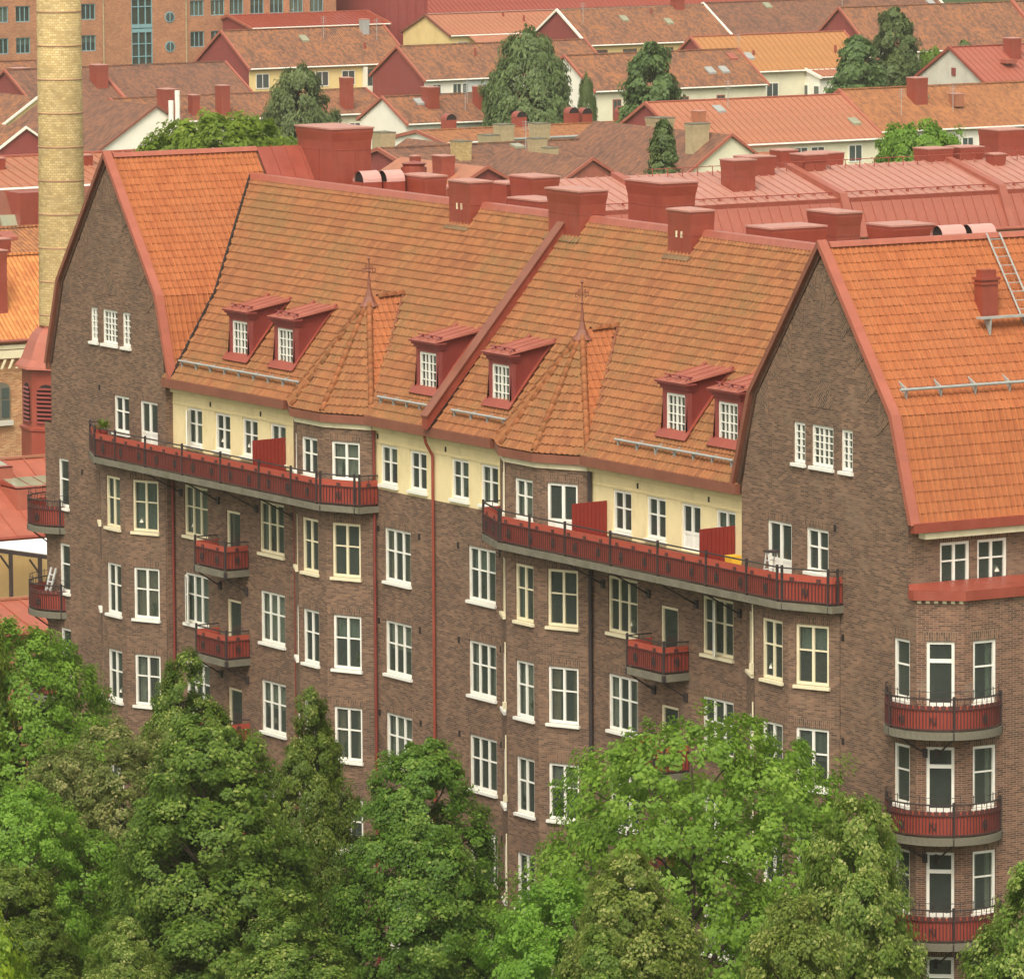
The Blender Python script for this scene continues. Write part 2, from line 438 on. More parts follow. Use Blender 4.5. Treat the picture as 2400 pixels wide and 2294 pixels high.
class MB:
    def __init__(s):
        s.v = []; s.f = []; s.m = []
    def poly(s, pts, mi=0):
        i = len(s.v)
        s.v += [tuple(p) for p in pts]
        s.f.append(tuple(range(i, i + len(pts)))); s.m.append(mi)
    def obox(s, o, a, b, c, mi=0):
        """box from corner o with edge vectors a, b, c (right handed)"""
        o, a, b, c = Vector(o), Vector(a), Vector(b), Vector(c)
        if a.cross(b).dot(c) < 0:
            a, b = b, a
        i = len(s.v)
        s.v += [tuple(p) for p in (o, o + a, o + a + b, o + b, o + c, o + a + c, o + a + b + c, o + b + c)]
        for q in ((0, 3, 2, 1), (4, 5, 6, 7), (0, 1, 5, 4), (1, 2, 6, 5), (2, 3, 7, 6), (3, 0, 4, 7)):
            s.f.append(tuple(i + k for k in q)); s.m.append(mi)
    def box(s, x0, x1, y0, y1, z0, z1, mi=0):
        s.obox((min(x0, x1), min(y0, y1), min(z0, z1)), (abs(x1 - x0), 0, 0), (0, abs(y1 - y0), 0), (0, 0, abs(z1 - z0)), mi)
    def prism(s, pts, vec, mi=0, cap=True):
        """closed polygon extruded along vec"""
        vec = Vector(vec); P = [Vector(p) for p in pts]
        nrm = Vector((0, 0, 0))
        for k in range(len(P)):
            nrm += P[k].cross(P[(k + 1) % len(P)])
        if nrm.dot(vec) > 0:
            P.reverse()
        n = len(P); i = len(s.v)
        s.v += [tuple(p) for p in P] + [tuple(p + vec) for p in P]
        if cap:
            s.f.append(tuple(range(i, i + n))); s.m.append(mi)
            s.f.append(tuple(range(i + 2 * n - 1, i + n - 1, -1))); s.m.append(mi)
        for k in range(n):
            k2 = (k + 1) % n
            s.f.append((i + k2, i + k, i + n + k, i + n + k2)); s.m.append(mi)
    def tube(s, p0, p1, r0, r1=None, seg=6, mi=0, cap=True):
        p0, p1 = Vector(p0), Vector(p1)
        r1 = r0 if r1 is None else r1
        d = (p1 - p0).normalized()
        a = d.orthogonal().normalized(); b = d.cross(a)
        i = len(s.v)
        for p, r in ((p0, r0), (p1, r1)):
            for k in range(seg):
                t = 2 * math.pi * k / seg
                s.v.append(tuple(p + (a * math.cos(t) + b * math.sin(t)) * r))
        for k in range(seg):
            k2 = (k + 1) % seg
            s.f.append((i + k, i + k2, i + seg + k2, i + seg + k)); s.m.append(mi)
        if cap:
            s.f.append(tuple(i + seg - 1 - k for k in range(seg))); s.m.append(mi)
            s.f.append(tuple(i + seg + k for k in range(seg))); s.m.append(mi)
    def path(s, pts, r, seg=6, mi=0):
        for a, b in zip(pts[:-1], pts[1:]):
            s.tube(a, b, r, None, seg, mi)
    def lathe(s, c, prof, seg=24, mi=0, a0=0.0):
        """prof = [(r, z)] from bottom to top around the vertical through c"""
        i = len(s.v)
        for r, z in prof:
            for k in range(seg):
                t = a0 + 2 * math.pi * k / seg
                s.v.append((c[0] + r * math.cos(t), c[1] + r * math.sin(t), z))
        for j in range(len(prof) - 1):
            for k in range(seg):
                k2 = (k + 1) % seg
                s.f.append((i + j * seg + k, i + j * seg + k2, i + (j + 1) * seg + k2, i + (j + 1) * seg + k)); s.m.append(mi)
        s.f.append(tuple(i + (len(prof) - 1) * seg + k for k in range(seg))); s.m.append(mi)
    def build(s, name, mats, parent=None, smooth=False, org=None, kind=None, cyl=None):
        if isinstance(mats, str):
            mats = [mats]
        V = np.array(s.v, dtype=float)
        if org is None:
            org = ((V[:, 0].min() + V[:, 0].max()) / 2, (V[:, 1].min() + V[:, 1].max()) / 2, V[:, 2].min())
        V = V - np.array(org)
        me = bpy.data.meshes.new(name)
        me.from_pydata(V.tolist(), [], s.f)
        for m in mats:
            me.materials.append(M[m])
        if any(s.m):
            me.polygons.foreach_set('material_index', s.m)
        if smooth:
            me.polygons.foreach_set('use_smooth', [True] * len(me.polygons))
        me.update()
        set_uv(me)
        if cyl:                       # unrolled coordinates for round shafts
            d = me.uv_layers[0].data
            for p in me.polygons:
                a0 = math.atan2(p.center.y, p.center.x)
                for li in p.loop_indices:
                    v = me.vertices[me.loops[li].vertex_index].co
                    a = math.atan2(v.y, v.x)
                    if a - a0 > math.pi: a -= 2 * math.pi
                    if a - a0 < -math.pi: a += 2 * math.pi
                    d[li].uv = (a * cyl, v.z)
        o = bpy.data.objects.new(name, me)
        put(o, parent, org)
        if kind:
            o['kind'] = kind
        return o

def mesh_from_np(name, V, F, mat, tint=None, kn=4, smooth=False):
    """V (n,3), F (m,kn) arrays"""
    me = bpy.data.meshes.new(name)
    me.vertices.add(len(V)); me.vertices.foreach_set('co', V.astype(np.float32).ravel())
    me.loops.add(F.size); me.loops.foreach_set('vertex_index', F.astype(np.int32).ravel())
    me.polygons.add(len(F))
    me.polygons.foreach_set('loop_start', np.arange(0, F.size, kn, dtype=np.int32))
    me.polygons.foreach_set('loop_total', np.full(len(F), kn, dtype=np.int32))
    if smooth:
        me.polygons.foreach_set('use_smooth', np.ones(len(F), dtype=bool))
    me.materials.append(M[mat])
    if tint is not None:
        at = me.attributes.new("tint", 'FLOAT', 'POINT')
        at.data.foreach_set('value', tint.astype(np.float32))
    me.update(calc_edges=True)
    me.validate()
    return me

def V3(p, n, t, s, z):
    pass

# ---- walls with real openings
def wall(mb, o, t, s0, s1, z0, z1, ops=(), depth=0.16, prof=None, mi=0, rmi=None):
    """vertical wall: origin o (x, y), direction t (x, y), outward normal t x up.
    ops = (s0, s1, z0, z1) openings with reveals; prof = [(z, left, right)] for gables"""
    t = Vector((t[0], t[1], 0)).normalized(); n = t.cross(UP)
    O = Vector((o[0], o[1], 0))
    P = lambda s, z, d=0.0: O + t * s + UP * z - n * d
    if prof is None:
        prof = [(z0, s0, s1), (z1, s0, s1)]
    def lim(z):
        for (za, la, ra), (zb, lb, rb) in zip(prof[:-1], prof[1:]):
            if za - 1e-6 <= z <= zb + 1e-6:
                k = 0 if zb == za else (z - za) / (zb - za)
                return la + (lb - la) * k, ra + (rb - ra) * k
        return prof[-1][1], prof[-1][2]
    cuts = sorted({round(z, 4) for z in [prof[0][0], prof[-1][0]] + [p[0] for p in prof] + [q for op in ops for q in op[2:4]]})
    for za, zb in zip(cuts[:-1], cuts[1:]):
        zm = (za + zb) / 2
        la, ra = lim(za + 1e-5); lb, rb = lim(zb - 1e-5)
        hs = sorted((op[0], op[1]) for op in ops if op[2] < zm < op[3])
        xs = [(la, lb)]
        for h in hs:
            xs += [(h[0], h[0]), (h[1], h[1])]
        xs.append((ra, rb))
        for k in range(0, len(xs), 2):
            a, b = xs[k], xs[k + 1]
            q = [P(a[0], za), P(b[0], za), P(b[1], zb), P(a[1], zb)]
            if (q[2] - q[3]).length < 1e-4:
                q = q[:3]
            mb.poly(q, mi)
    r = mi if rmi is None else rmi
    for a, b, c, d in ops:
        mb.poly([P(a, c), P(a, c, depth), P(b, c, depth), P(b, c)][::-1], r)
        mb.poly([P(a, d), P(b, d), P(b, d, depth), P(a, d, depth)][::-1], r)
        mb.poly([P(a, c), P(a, d), P(a, d, depth), P(a, c, depth)][::-1], r)
        mb.poly([P(b, c), P(b, c, depth), P(b, d, depth), P(b, d)][::-1], r)

# ---- shared unit pane
_pane = {}
def pane_mesh(mat):
    if mat not in _pane:
        mb = MB(); mb.box(-0.5, 0.5, -0.006, 0.006, 0, 1)
        me = bpy.data.meshes.new('pane'); me.from_pydata(mb.v, [], mb.f); me.materials.append(M[mat]); me.update()
        _pane[mat] = me
    return _pane[mat]

def pane(parent, p, t, w, h, mat='glass', name='pane'):
    o = bpy.data.objects.new(name, pane_mesh(mat))
    put(o, parent, p)
    o.rotation_euler = (0, 0, math.atan2(t[1], t[0]))
    o.scale = (w, 1, h)
    return o

WCOUNT = [0]
def window(parent, o, t, s0, s1, z0, z1, style='2', fm='white', sill=True, curtain=None, bar=0.42, rec=0.05, name='window', far=False):
    """window filling the opening s0..s1, z0..z1 of the wall at o along t"""
    WCOUNT[0] += 1
    t = Vector((t[0], t[1], 0)).normalized(); n = t.cross(UP)
    O = Vector((o[0], o[1], 0))
    P = lambda s, z, d=0.0: O + t * s + UP * z - n * d
    mb = MB()
    def bar_box(sa, sb, za, zb, d0, d1):
        mb.obox(P(sa, za, d1), t * (sb - sa), n * (d1 - d0), UP * (zb - za))
    fw = 0.095
    w = s1 - s0; h = z1 - z0
    sb = z0 + (0.07 if sill else 0.0)
    # outer frame
    bar_box(s0, s0 + fw, sb, z1, rec, rec + 0.09)
    bar_box(s1 - fw, s1, sb, z1, rec, rec + 0.09)
    bar_box(s0 + fw, s1 - fw, z1 - fw, z1, rec + .003, rec + 0.09)
    bar_box(s0 + fw, s1 - fw, sb, sb + fw, rec + .003, rec + 0.09)
    a, b, c, d = s0 + fw, s1 - fw, sb + fw, z1 - fw
    cells = []
    mf = rec + 0.012
    def cols(n_, mw, za, zb):
        cw = (b - a - mw * (n_ - 1)) / n_
        out = []
        for i in range(n_):
            x = a + i * (cw + mw)
            out.append((x, x + cw, za, zb))
            if i < n_ - 1:
                bar_box(x + cw, x + cw + mw, za, zb, mf, mf + 0.07)
        return out
    def split(cs, frac, bw):
        res = []
        for (xa, xb, za, zb) in cs:
            zc = zb - (zb - za) * frac
            bar_box(xa, xb, zc - bw / 2, zc + bw / 2, mf + 0.006, mf + 0.05)
            res += [(xa, xb, za, zc - bw / 2), (xa, xb, zc + bw / 2, zb)]
        return res
    panels = []
    if style in ('2', '3', '1'):
        cells = split(cols(int(style), 0.095, c, d), bar, 0.05)
    elif style == 'door2':
        zc = c + (d - c) * 0.36
        bar_box(a, b, zc - 0.05, zc + 0.05, mf + .004, mf + 0.07)
        cells = cols(2, 0.12, zc + 0.05, d)
        panels = cols(2, 0.12, c, zc - 0.05)
    elif style == 'door1':
        zc = c + (d - c) * 0.26
        bar_box(a, b, zc - 0.06, zc + 0.06, mf + .004, mf + 0.07)
        cells = [(a, b, zc + 0.06, d)]
        panels = [(a, b, c, zc - 0.06)]
    elif style == 'bd':
        zc = c + (d - c) * 0.20; zt = c + (d - c) * 0.78
        bar_box(a, b, zc - 0.06, zc + 0.06, mf + .004, mf + 0.07)
        bar_box(a, b, zt - 0.06, zt + 0.06, mf + .004, mf + 0.07)
        cells = [(a, b, zc + 0.06, zt - 0.06), (a, b, zt + 0.06, d)]
        panels = [(a, b, c, zc - 0.06)]
    elif style.startswith('g'):            # gN,M small panes, one sheet of glass behind the glazing bars
        nc, nr = (int(q) for q in style[1:].split(','))
        for i in range(1, nc):
            x = a + (b - a) * i / nc
            q = 0.042 if (nc % 2 == 0 and i == nc // 2) else 0.02
            bar_box(x - q, x + q, c, d, mf, mf + 0.05)
        for j in range(1, nr):
            z = c + (d - c) * j / nr
            bar_box(a, b, z - 0.017, z + 0.017, mf + 0.006, mf + 0.045)
        cells = [(a, b, c, d)]
    for (xa, xb, za, zb) in panels:
        bar_box(xa, xb, za, zb, mf + 0.02, mf + 0.05)
    win = mb.build(name, fm, parent)
    for (xa, xb, za, zb) in cells:
        pane(win, P((xa + xb) / 2, za, mf + 0.055), t, xb - xa + 0.012, zb - za + 0.012, 'glass_far' if far else 'glass')
    if sill:
        m2 = MB()
        m2.obox(P(s0 - 0.06, z0 - 0.05, rec + 0.06), t * (w + 0.12), n * (rec + 0.06 + 0.10), UP * 0.10)
        m2.build('sill', fm, win)
    cs = curtain if curtain is not None else random.choices(['', 'full', 'side', 'blind', 'half'], [0.3, 0.28, 0.22, 0.1, 0.10])[0]
    if cs and not far:
        m3 = MB()
        dz = mf + 0.16
        def cloth(sa, sb2, za, zb):
            k = max(4, int((sb2 - sa) / 0.07)); pts = []
            for i in range(k + 1):
                s_ = sa + (sb2 - sa) * i / k
                pts.append((s_, dz + 0.025 * math.sin(i * 1.9 + sa)))
            for (u0, d0), (u1, d1) in zip(pts[:-1], pts[1:]):
                m3.poly([P(u0, za, d0), P(u1, za, d1), P(u1, zb, d1), P(u0, zb, d0)])
        if cs == 'full': cloth(a, b, c, d)
        elif cs == 'blind': cloth(a, b, c + (d - c) * 0.45, d)
        elif cs == 'half': cloth(a, b, c + (d - c) * 0.55, d)
        else:
            cloth(a, a + (b - a) * 0.26, c, d); cloth(b - (b - a) * 0.24, b, c, d)
        m3.build('curtain', 'blind' if cs == 'blind' and random.random() < .5 else random.choice(['curtain', 'curtain', 'curtain2', 'curtain3']), win)
    if not far and style in ('2', '3') and random.random() < .42:
        it = MB(); sx = a + (b - a) * random.choice((.22, .3, .7, .78)); q = P(sx, c, mf + .14)
        if random.random() < .35:
            it.lathe((q.x, q.y), [(.05, c), (.015, c + .03), (.015, c + .22), (.13, c + .22), (.07, c + .40)], 10)
            it.build('table_lamp', 'lampshade', win)
        else:
            for k in range(34):
                an = random.uniform(0, 6.28); el = random.uniform(.3, 1.4); ln = random.uniform(.15, .5)
                dd = Vector((math.cos(an) * math.cos(el) * .7, math.sin(an) * math.cos(el) * .25, math.sin(el)))
                p0 = q + UP * .12; sd = Vector((t.x, t.y, 0)) * .04
                it.poly([p0 + dd * ln * .3, p0 + dd * ln * .7 + sd, p0 + dd * ln, p0 + dd * ln * .7 - sd])
            it.lathe((q.x, q.y), [(.06, c), (.09, c + .15), (.08, c + .15)], 8)
            it.build('window_plant', random.choice(['linden', 'maple', 'acid']), win)
    return win

def open_casement(par, o, t, hinge, w, z0, z1, ang, fm='white'):
    """a casement standing ajar, hinged at s = hinge"""
    t = Vector((t[0], t[1], 0)).normalized(); n = t.cross(UP)
    P0 = Vector((o[0], o[1], 0)) + t * hinge + n * .02
    d = (t * math.cos(ang) + n * math.sin(ang)) if w > 0 else (-t * math.cos(ang) + n * math.sin(ang))
    w = abs(w); m = d.cross(UP)
    mb = MB()
    for a_, b_, c_, e_ in ((0, .06, z0, z1), (w - .06, w, z0, z1), (.06, w - .06, z0, z0 + .06), (.06, w - .06, z1 - .06, z1), (.06, w - .06, z0 + (z1 - z0) * .58, z0 + (z1 - z0) * .58 + .04)):
        mb.obox(P0 + d * a_ + UP * c_, d * (b_ - a_), m * .04, UP * (e_ - c_))
    ob = mb.build('open_casement', fm, par)
    pane(ob, P0 + d * (w / 2) + UP * (z0 + .05) + m * .02, d, w - .1, z1 - z0 - .1)

# ---- pantiles
TW, TH = 0.225, 0.335
_prof_u = np.array([0.0, 0.06, 0.18, 0.32, 0.50, 0.76, 1.07]) * TW
def tile_base(pitch, new=False):
    """one pantile: a rolled sheet whose roll opens towards its lower edge, plus the thickness of that edge"""
    if new:
        hl = np.array([0.010, 0.060, 0.066, 0.038, 0.026, 0.024, 0.024]); ht = np.array([-0.016, 0.034, 0.038, 0.012, 0.000, -0.002, -0.002])
        lip_t = 0.022
    else:
        hl = np.array([0.014, 0.112, 0.122, 0.072, 0.048, 0.044, 0.042]); ht = np.array([-0.016, 0.046, 0.052, 0.016, -0.002, -0.004, -0.004])
        lip_t = 0.014
    hl = hl + 0.022; ht = ht + 0.022
    k = len(_prof_u)
    low = np.stack([_prof_u, np.full(k, -0.035), hl], 1)
    top = np.stack([_prof_u, np.full(k, pitch + 0.02), ht], 1)
    edge = low.copy()
    lip = np.stack([_prof_u, np.full(k, -0.028), hl - lip_t], 1)
    V = np.concatenate([low, top, edge, lip])
    F = []
    for i in range(k - 1):
        F.append((i, i + 1, k + i + 1, k + i))
        F.append((3 * k + i, 3 * k + i + 1, 2 * k + i + 1, 2 * k + i))
    return V, np.array(F)
_TF = tile_base(TH)[1]

def inside(poly, pts):
    x, y = pts[:, 0], pts[:, 1]
    r = np.zeros(len(pts), bool)
    n = len(poly)
    for i in range(n):
        x0, y0 = poly[i]; x1, y1 = poly[(i + 1) % n]
        c = ((y0 > y) != (y1 > y)) & (x < (x1 - x0) * (y - y0) / (y1 - y0 + 1e-12) + x0)
        r ^= c
    return r

def tile_field(parent, corners, mat, singles=None, holes=(), name='tile_rows'):
    """cover the planar polygon (world corners, first edge = eave) with pantiles.
    singles = (centre, count): the nearest tiles become objects of their own"""
    C = [Vector(c) for c in corners]
    nrm = Vector((0, 0, 0))
    for k in range(len(C)):
        nrm += (C[k] - C[0]).cross(C[(k + 1) % len(C)] - C[0])
    nrm.normalize()
    if nrm.z < 0:
        nrm = -nrm
    t = UP.cross(nrm).normalized(); v = nrm.cross(t)
    o = min(C, key=lambda p: p.dot(v))
    uv = [((p - o).dot(t), (p - o).dot(v)) for p in C]
    us = [q[0] for q in uv]; vs_ = [q[1] for q in uv]
    nu = int((max(us) - min(us)) / TW) + 2; nv = int((max(vs_) - min(vs_)) / TH) + 2
    span = max(vs_) - min(vs_)
    rp_ = span / max(1, round(span / TH))        # whole courses from eave to ridge
    gu, gv = np.meshgrid(np.arange(nu), np.arange(nv))
    base = np.stack([min(us) + gu.ravel() * TW, gv.ravel() * rp_], 1)
    cen = base + np.array([TW * 0.5, rp_ * 0.5])
    keep = inside(uv, cen)
    for h in holes:
        hp = [((Vector(p) - o).dot(t), (Vector(p) - o).dot(v)) for p in h]
        keep &= ~inside(hp, cen)
    base = base[keep]
    A = np.array([t, v, nrm])
    _TV = tile_base(rp_, mat == 'tile_new')[0]
    world0 = np.array(o) + base @ A[:2]
    jit = RNG.normal(0, 0.0025, (len(base), 3))
    sel = np.zeros(len(base), bool)
    if singles:
        d = np.linalg.norm(world0 - np.array(singles[0]), axis=1)
        sel[np.argsort(d)[:singles[1]]] = True
    rest = world0[~sel] + jit[~sel]
    m = len(rest)
    if m:
        lv = _TV @ A
        V = (rest[:, None, :] + lv[None]).reshape(-1, 3)
        F = (np.arange(m)[:, None, None] * len(_TV) + _TF[None]).reshape(-1, 4)
        tint = np.repeat(RNG.random(m), len(_TV))
        me = mesh_from_np(name, V - np.array(o), F, mat, tint)
        ob = bpy.data.objects.new(name, me)
        put(ob, parent, o)
        ob['kind'] = 'stuff'
    if sel.any():
        me = mesh_from_np('tile', _TV.copy(), _TF.copy(), mat, np.zeros(len(_TV)))
        rot = Matrix((t, v, nrm)).transposed().to_euler()
        for w_ in world0[sel]:
            ob = bpy.data.objects.new('tile', me)
            put(ob, parent, w_)
            ob.rotation_euler = rot

def hip_tiles(parent, p0, p1, r=0.12, step=0.36, mat='tile_hip'):
    p0, p1 = Vector(p0), Vector(p1)
    d = (p1 - p0); ln = d.length; d.normalize()
    side = d.cross(UP).normalized(); nn = side.cross(d)
    seg = 7
    V = []; F = []
    for j, (z, rr) in enumerate(((-0.04, r * 1.12), (step, r * 0.92))):
        for k in range(seg):
            a = math.pi * k / (seg - 1)
            V.append((math.cos(a) * rr, z, math.sin(a) * rr - 0.02))
    for k in range(seg - 1):
        F.append((k, k + 1, seg + k + 1, seg + k))
    V += [(v[0] * 0.7, v[1], v[2] * 0.7) for v in V[:seg]]
    for k in range(seg - 1):
        F.append((k + 1, k, 2 * seg + k, 2 * seg + k + 1))
    me = mesh_from_np('hip_tile', np.array(V), np.array(F), mat, np.zeros(len(V)))
    rot = Matrix((side, d, nn)).transposed().to_euler()
    for i in range(int(ln / step)):
        ob = bpy.data.objects.new('hip_tile', me)
        put(ob, parent, p0 + d * (i * step))
        ob.rotation_euler = rot
# ------------------------------------------------------------------ setting
def flat(name, x0, x1, y0, y1, z, mat, lab=None):
    mb = MB(); mb.poly([(x0, y0, z), (x1, y0, z), (x1, y1, z), (x0, y1, z)])
    o = mb.build(name, mat); o['kind'] = 'structure'
    return o
flat('ground', -3000, 3000, -3000, 3000, 0.0, 'grass')
flat('street', -120, 120, -12.0, -4.0, 0.008, 'asphalt')
mbp = MB(); mbp.box(-120, 120, -4.0, -1.2, -0.05, 0.13)
_p = mbp.build('pavement', 'paving'); _p['kind'] = 'structure'

# ------------------------------------------------------------------ the brick apartment building
B = thing('apartment_building', 'long dark brown brick apartment building with two steep gables and orange tiled roofs', 'building', (0, 0, 0))
ROWS = [17.5 - 3.3 * k for k in range(5)]
HW = 1.95
brick = MB(); stucs = [MB(), MB(), MB()]
T = (1, 0); O0 = (0, 0)
WINS = []           # (o, t, s0, s1, z0, z1, style, mat, sill, curtain)

# main wall: three stretches between the bays
colA = [-19.09, -13.17, -3.88, 2.0, 11.28, 17.19]
def rowmat(k):
    return 'cream' if k == 0 else ('white' if k < 2 else random.choice(['white', 'white', 'cream']))
ops_main = {0: [], 1: [], 2: []}
att = {0: [], 1: [], 2: []}
seg_x = [(-19.9, -10.24), (-4.47, 4.47), (10.24, 20.05)]
def seg_of(x):
    return 0 if x < -9 else (1 if x < 8 else 2)
for x in colA:
    for k, zt in enumerate(ROWS):
        g = seg_of(x)
        ops_main[g].append((x, x + 1.87, zt - HW, zt))
        cur = None
        WINS.append((O0, T, x, x + 1.87, zt - HW, zt, '3', 'cream' if (k == 0 and g != 1) else 'white', True, cur))
for x in (-15.77, 14.6):
    for k, zt in enumerate(ROWS):
        g = seg_of(x)
        zt2 = zt - 0.62
        ops_main[g].append((x, x + 1.09, zt2 - 2.15, zt2))
        WINS.append((O0, T, x, x + 1.09, zt2 - 2.15, zt2, 'door1', 'cream', False, 'side' if k == 0 and x < 0 else ''))
for x in (-18.77, -16.57, -14.44, -12.3, -4.11, -2.04, 0.88, 2.89, 11.6, 13.75, 18.01):
    g = seg_of(x)
    att[g].append((x, x + 1.2, 18.97, 20.43))
    WINS.append((O0, T, x, x + 1.2, 18.97, 20.43, '2', 'white', True, None))
att[2].append((15.89, 17.1, 18.86, 20.42))
WINS.append((O0, T, 15.89, 17.1, 18.86, 20.42, 'door2', 'white', False, ''))
for g, (a, b) in enumerate(seg_x):
    wall(brick, O0, T, a, b, 0, 18.82, ops_main[g])
    wall(stucs[g], O0, T, a, b, 18.82, 21.15, att[g])
# shallow moulding above the attic windows and a plinth line under the stucco
for (a, b), mb_ in zip(seg_x, stucs):
    so_ = mb_.build('stucco_band', 'stucco', B)
    for nm_, d_, z0_, z1_ in (('string_course', .03, 20.47, 20.53), ('cornice', .12, 20.90, 21.12)):
        q_ = MB(); q_.box(a + .02, b - .02, -d_, 0.0, z0_, z1_); q_.build(nm_, 'stucco', so_)

# mid bays
def bay(xc_l, front, ends, yw, yf, ytop, nwin, cant_t, gate_top, doors):
    """canted bay. front=(x0,x1) at y=yf, ends=(x0,x1) where the cants meet y=yw"""
    p = [(ends[0], yw), (front[0], yf), (front[1], yf), (ends[1], yw)]
    res = []
    for i in range(3):
        a = Vector((*p[i], 0)); b = Vector((*p[i + 1], 0))
        t = (b - a).normalized(); ln = (b - a).length
        ops = []
        if i == 1:
            sa, sb = nwin[0] - front[0], nwin[1] - front[0]
        elif i == 2:
            sa, sb = cant_t
        else:
            sa, sb = ln - cant_t[1], ln - cant_t[0]
        for k, zt in enumerate(ROWS):
            ops.append((sa, sb, zt - 2.0, zt))
            WINS.append(((a.x, a.y), (t.x, t.y), sa, sb, zt - 2.0, zt, '2', 'cream' if k == 0 else 'white', True, None))
        if gate_top:
            if doors and i == 2:
                ops.append((sa, sb, 18.4, 20.42))
                WINS.append(((a.x, a.y), (t.x, t.y), sa, sb, 18.4, 20.42, 'door2', 'white', False, ''))
            else:
                ops.append((sa, sb, 18.97, 20.42))
                WINS.append(((a.x, a.y), (t.x, t.y), sa, sb, 18.97, 20.42, '2', 'white', True, None))
        wall(brick, (a.x, a.y), (t.x, t.y), 0, ln, 0, ytop, ops)
        # soldier courses over the openings
        for op in ops:
            n = t.cross(UP)
            q0 = a + t * (op[0] - 0.1) + n * 0.006; q1 = a + t * (op[1] + 0.1) + n * 0.006
            sold.poly([(q0.x, q0.y, op[3] + 0.01), (q1.x, q1.y, op[3] + 0.01), (q1.x, q1.y, op[3] + 0.27), (q0.x, q0.y, op[3] + 0.27)])
    return p
sold = MB()
bayR = bay(7.36, (6.32, 8.39), (4.47, 10.24), -0.15, -1.01, 21.0, (6.9, 8.1), (0.40, 1.64), True, True)
bayL = bay(-7.36, (-8.39, -6.32), (-10.24, -4.47), -0.15, -1.01, 21.0, (-8.08, -6.9), (0.27, 1.51), True, False)
for x in (4.47, -10.24):
    wall(brick, (x, 0), (0, -1), 0, 0.15, 0, 21.0)
for x in (10.24, -4.47):
    wall(brick, (x, -0.15), (0, 1), 0, 0.15, 0, 21.0)
gbL = bay(0, (-23.7, -21.75), (-25.45, -20.0), -0.32, -1.12, 18.0, (-23.3, -22.14), (0.37, 1.60), False, False)
gbR = bay(0, (22.1, 24.05), (20.35, 25.8), -0.32, -1.12, 18.0, (22.53, 23.72), (0.28, 1.52), False, False)
for a, b in zip(colA, colA):
    for zt in ROWS:
        sold.poly([(a - .1, -0.006, zt + .01), (a + 1.97, -0.006, zt + .01), (a + 1.97, -0.006, zt + .27), (a - .1, -0.006, zt + .27)])

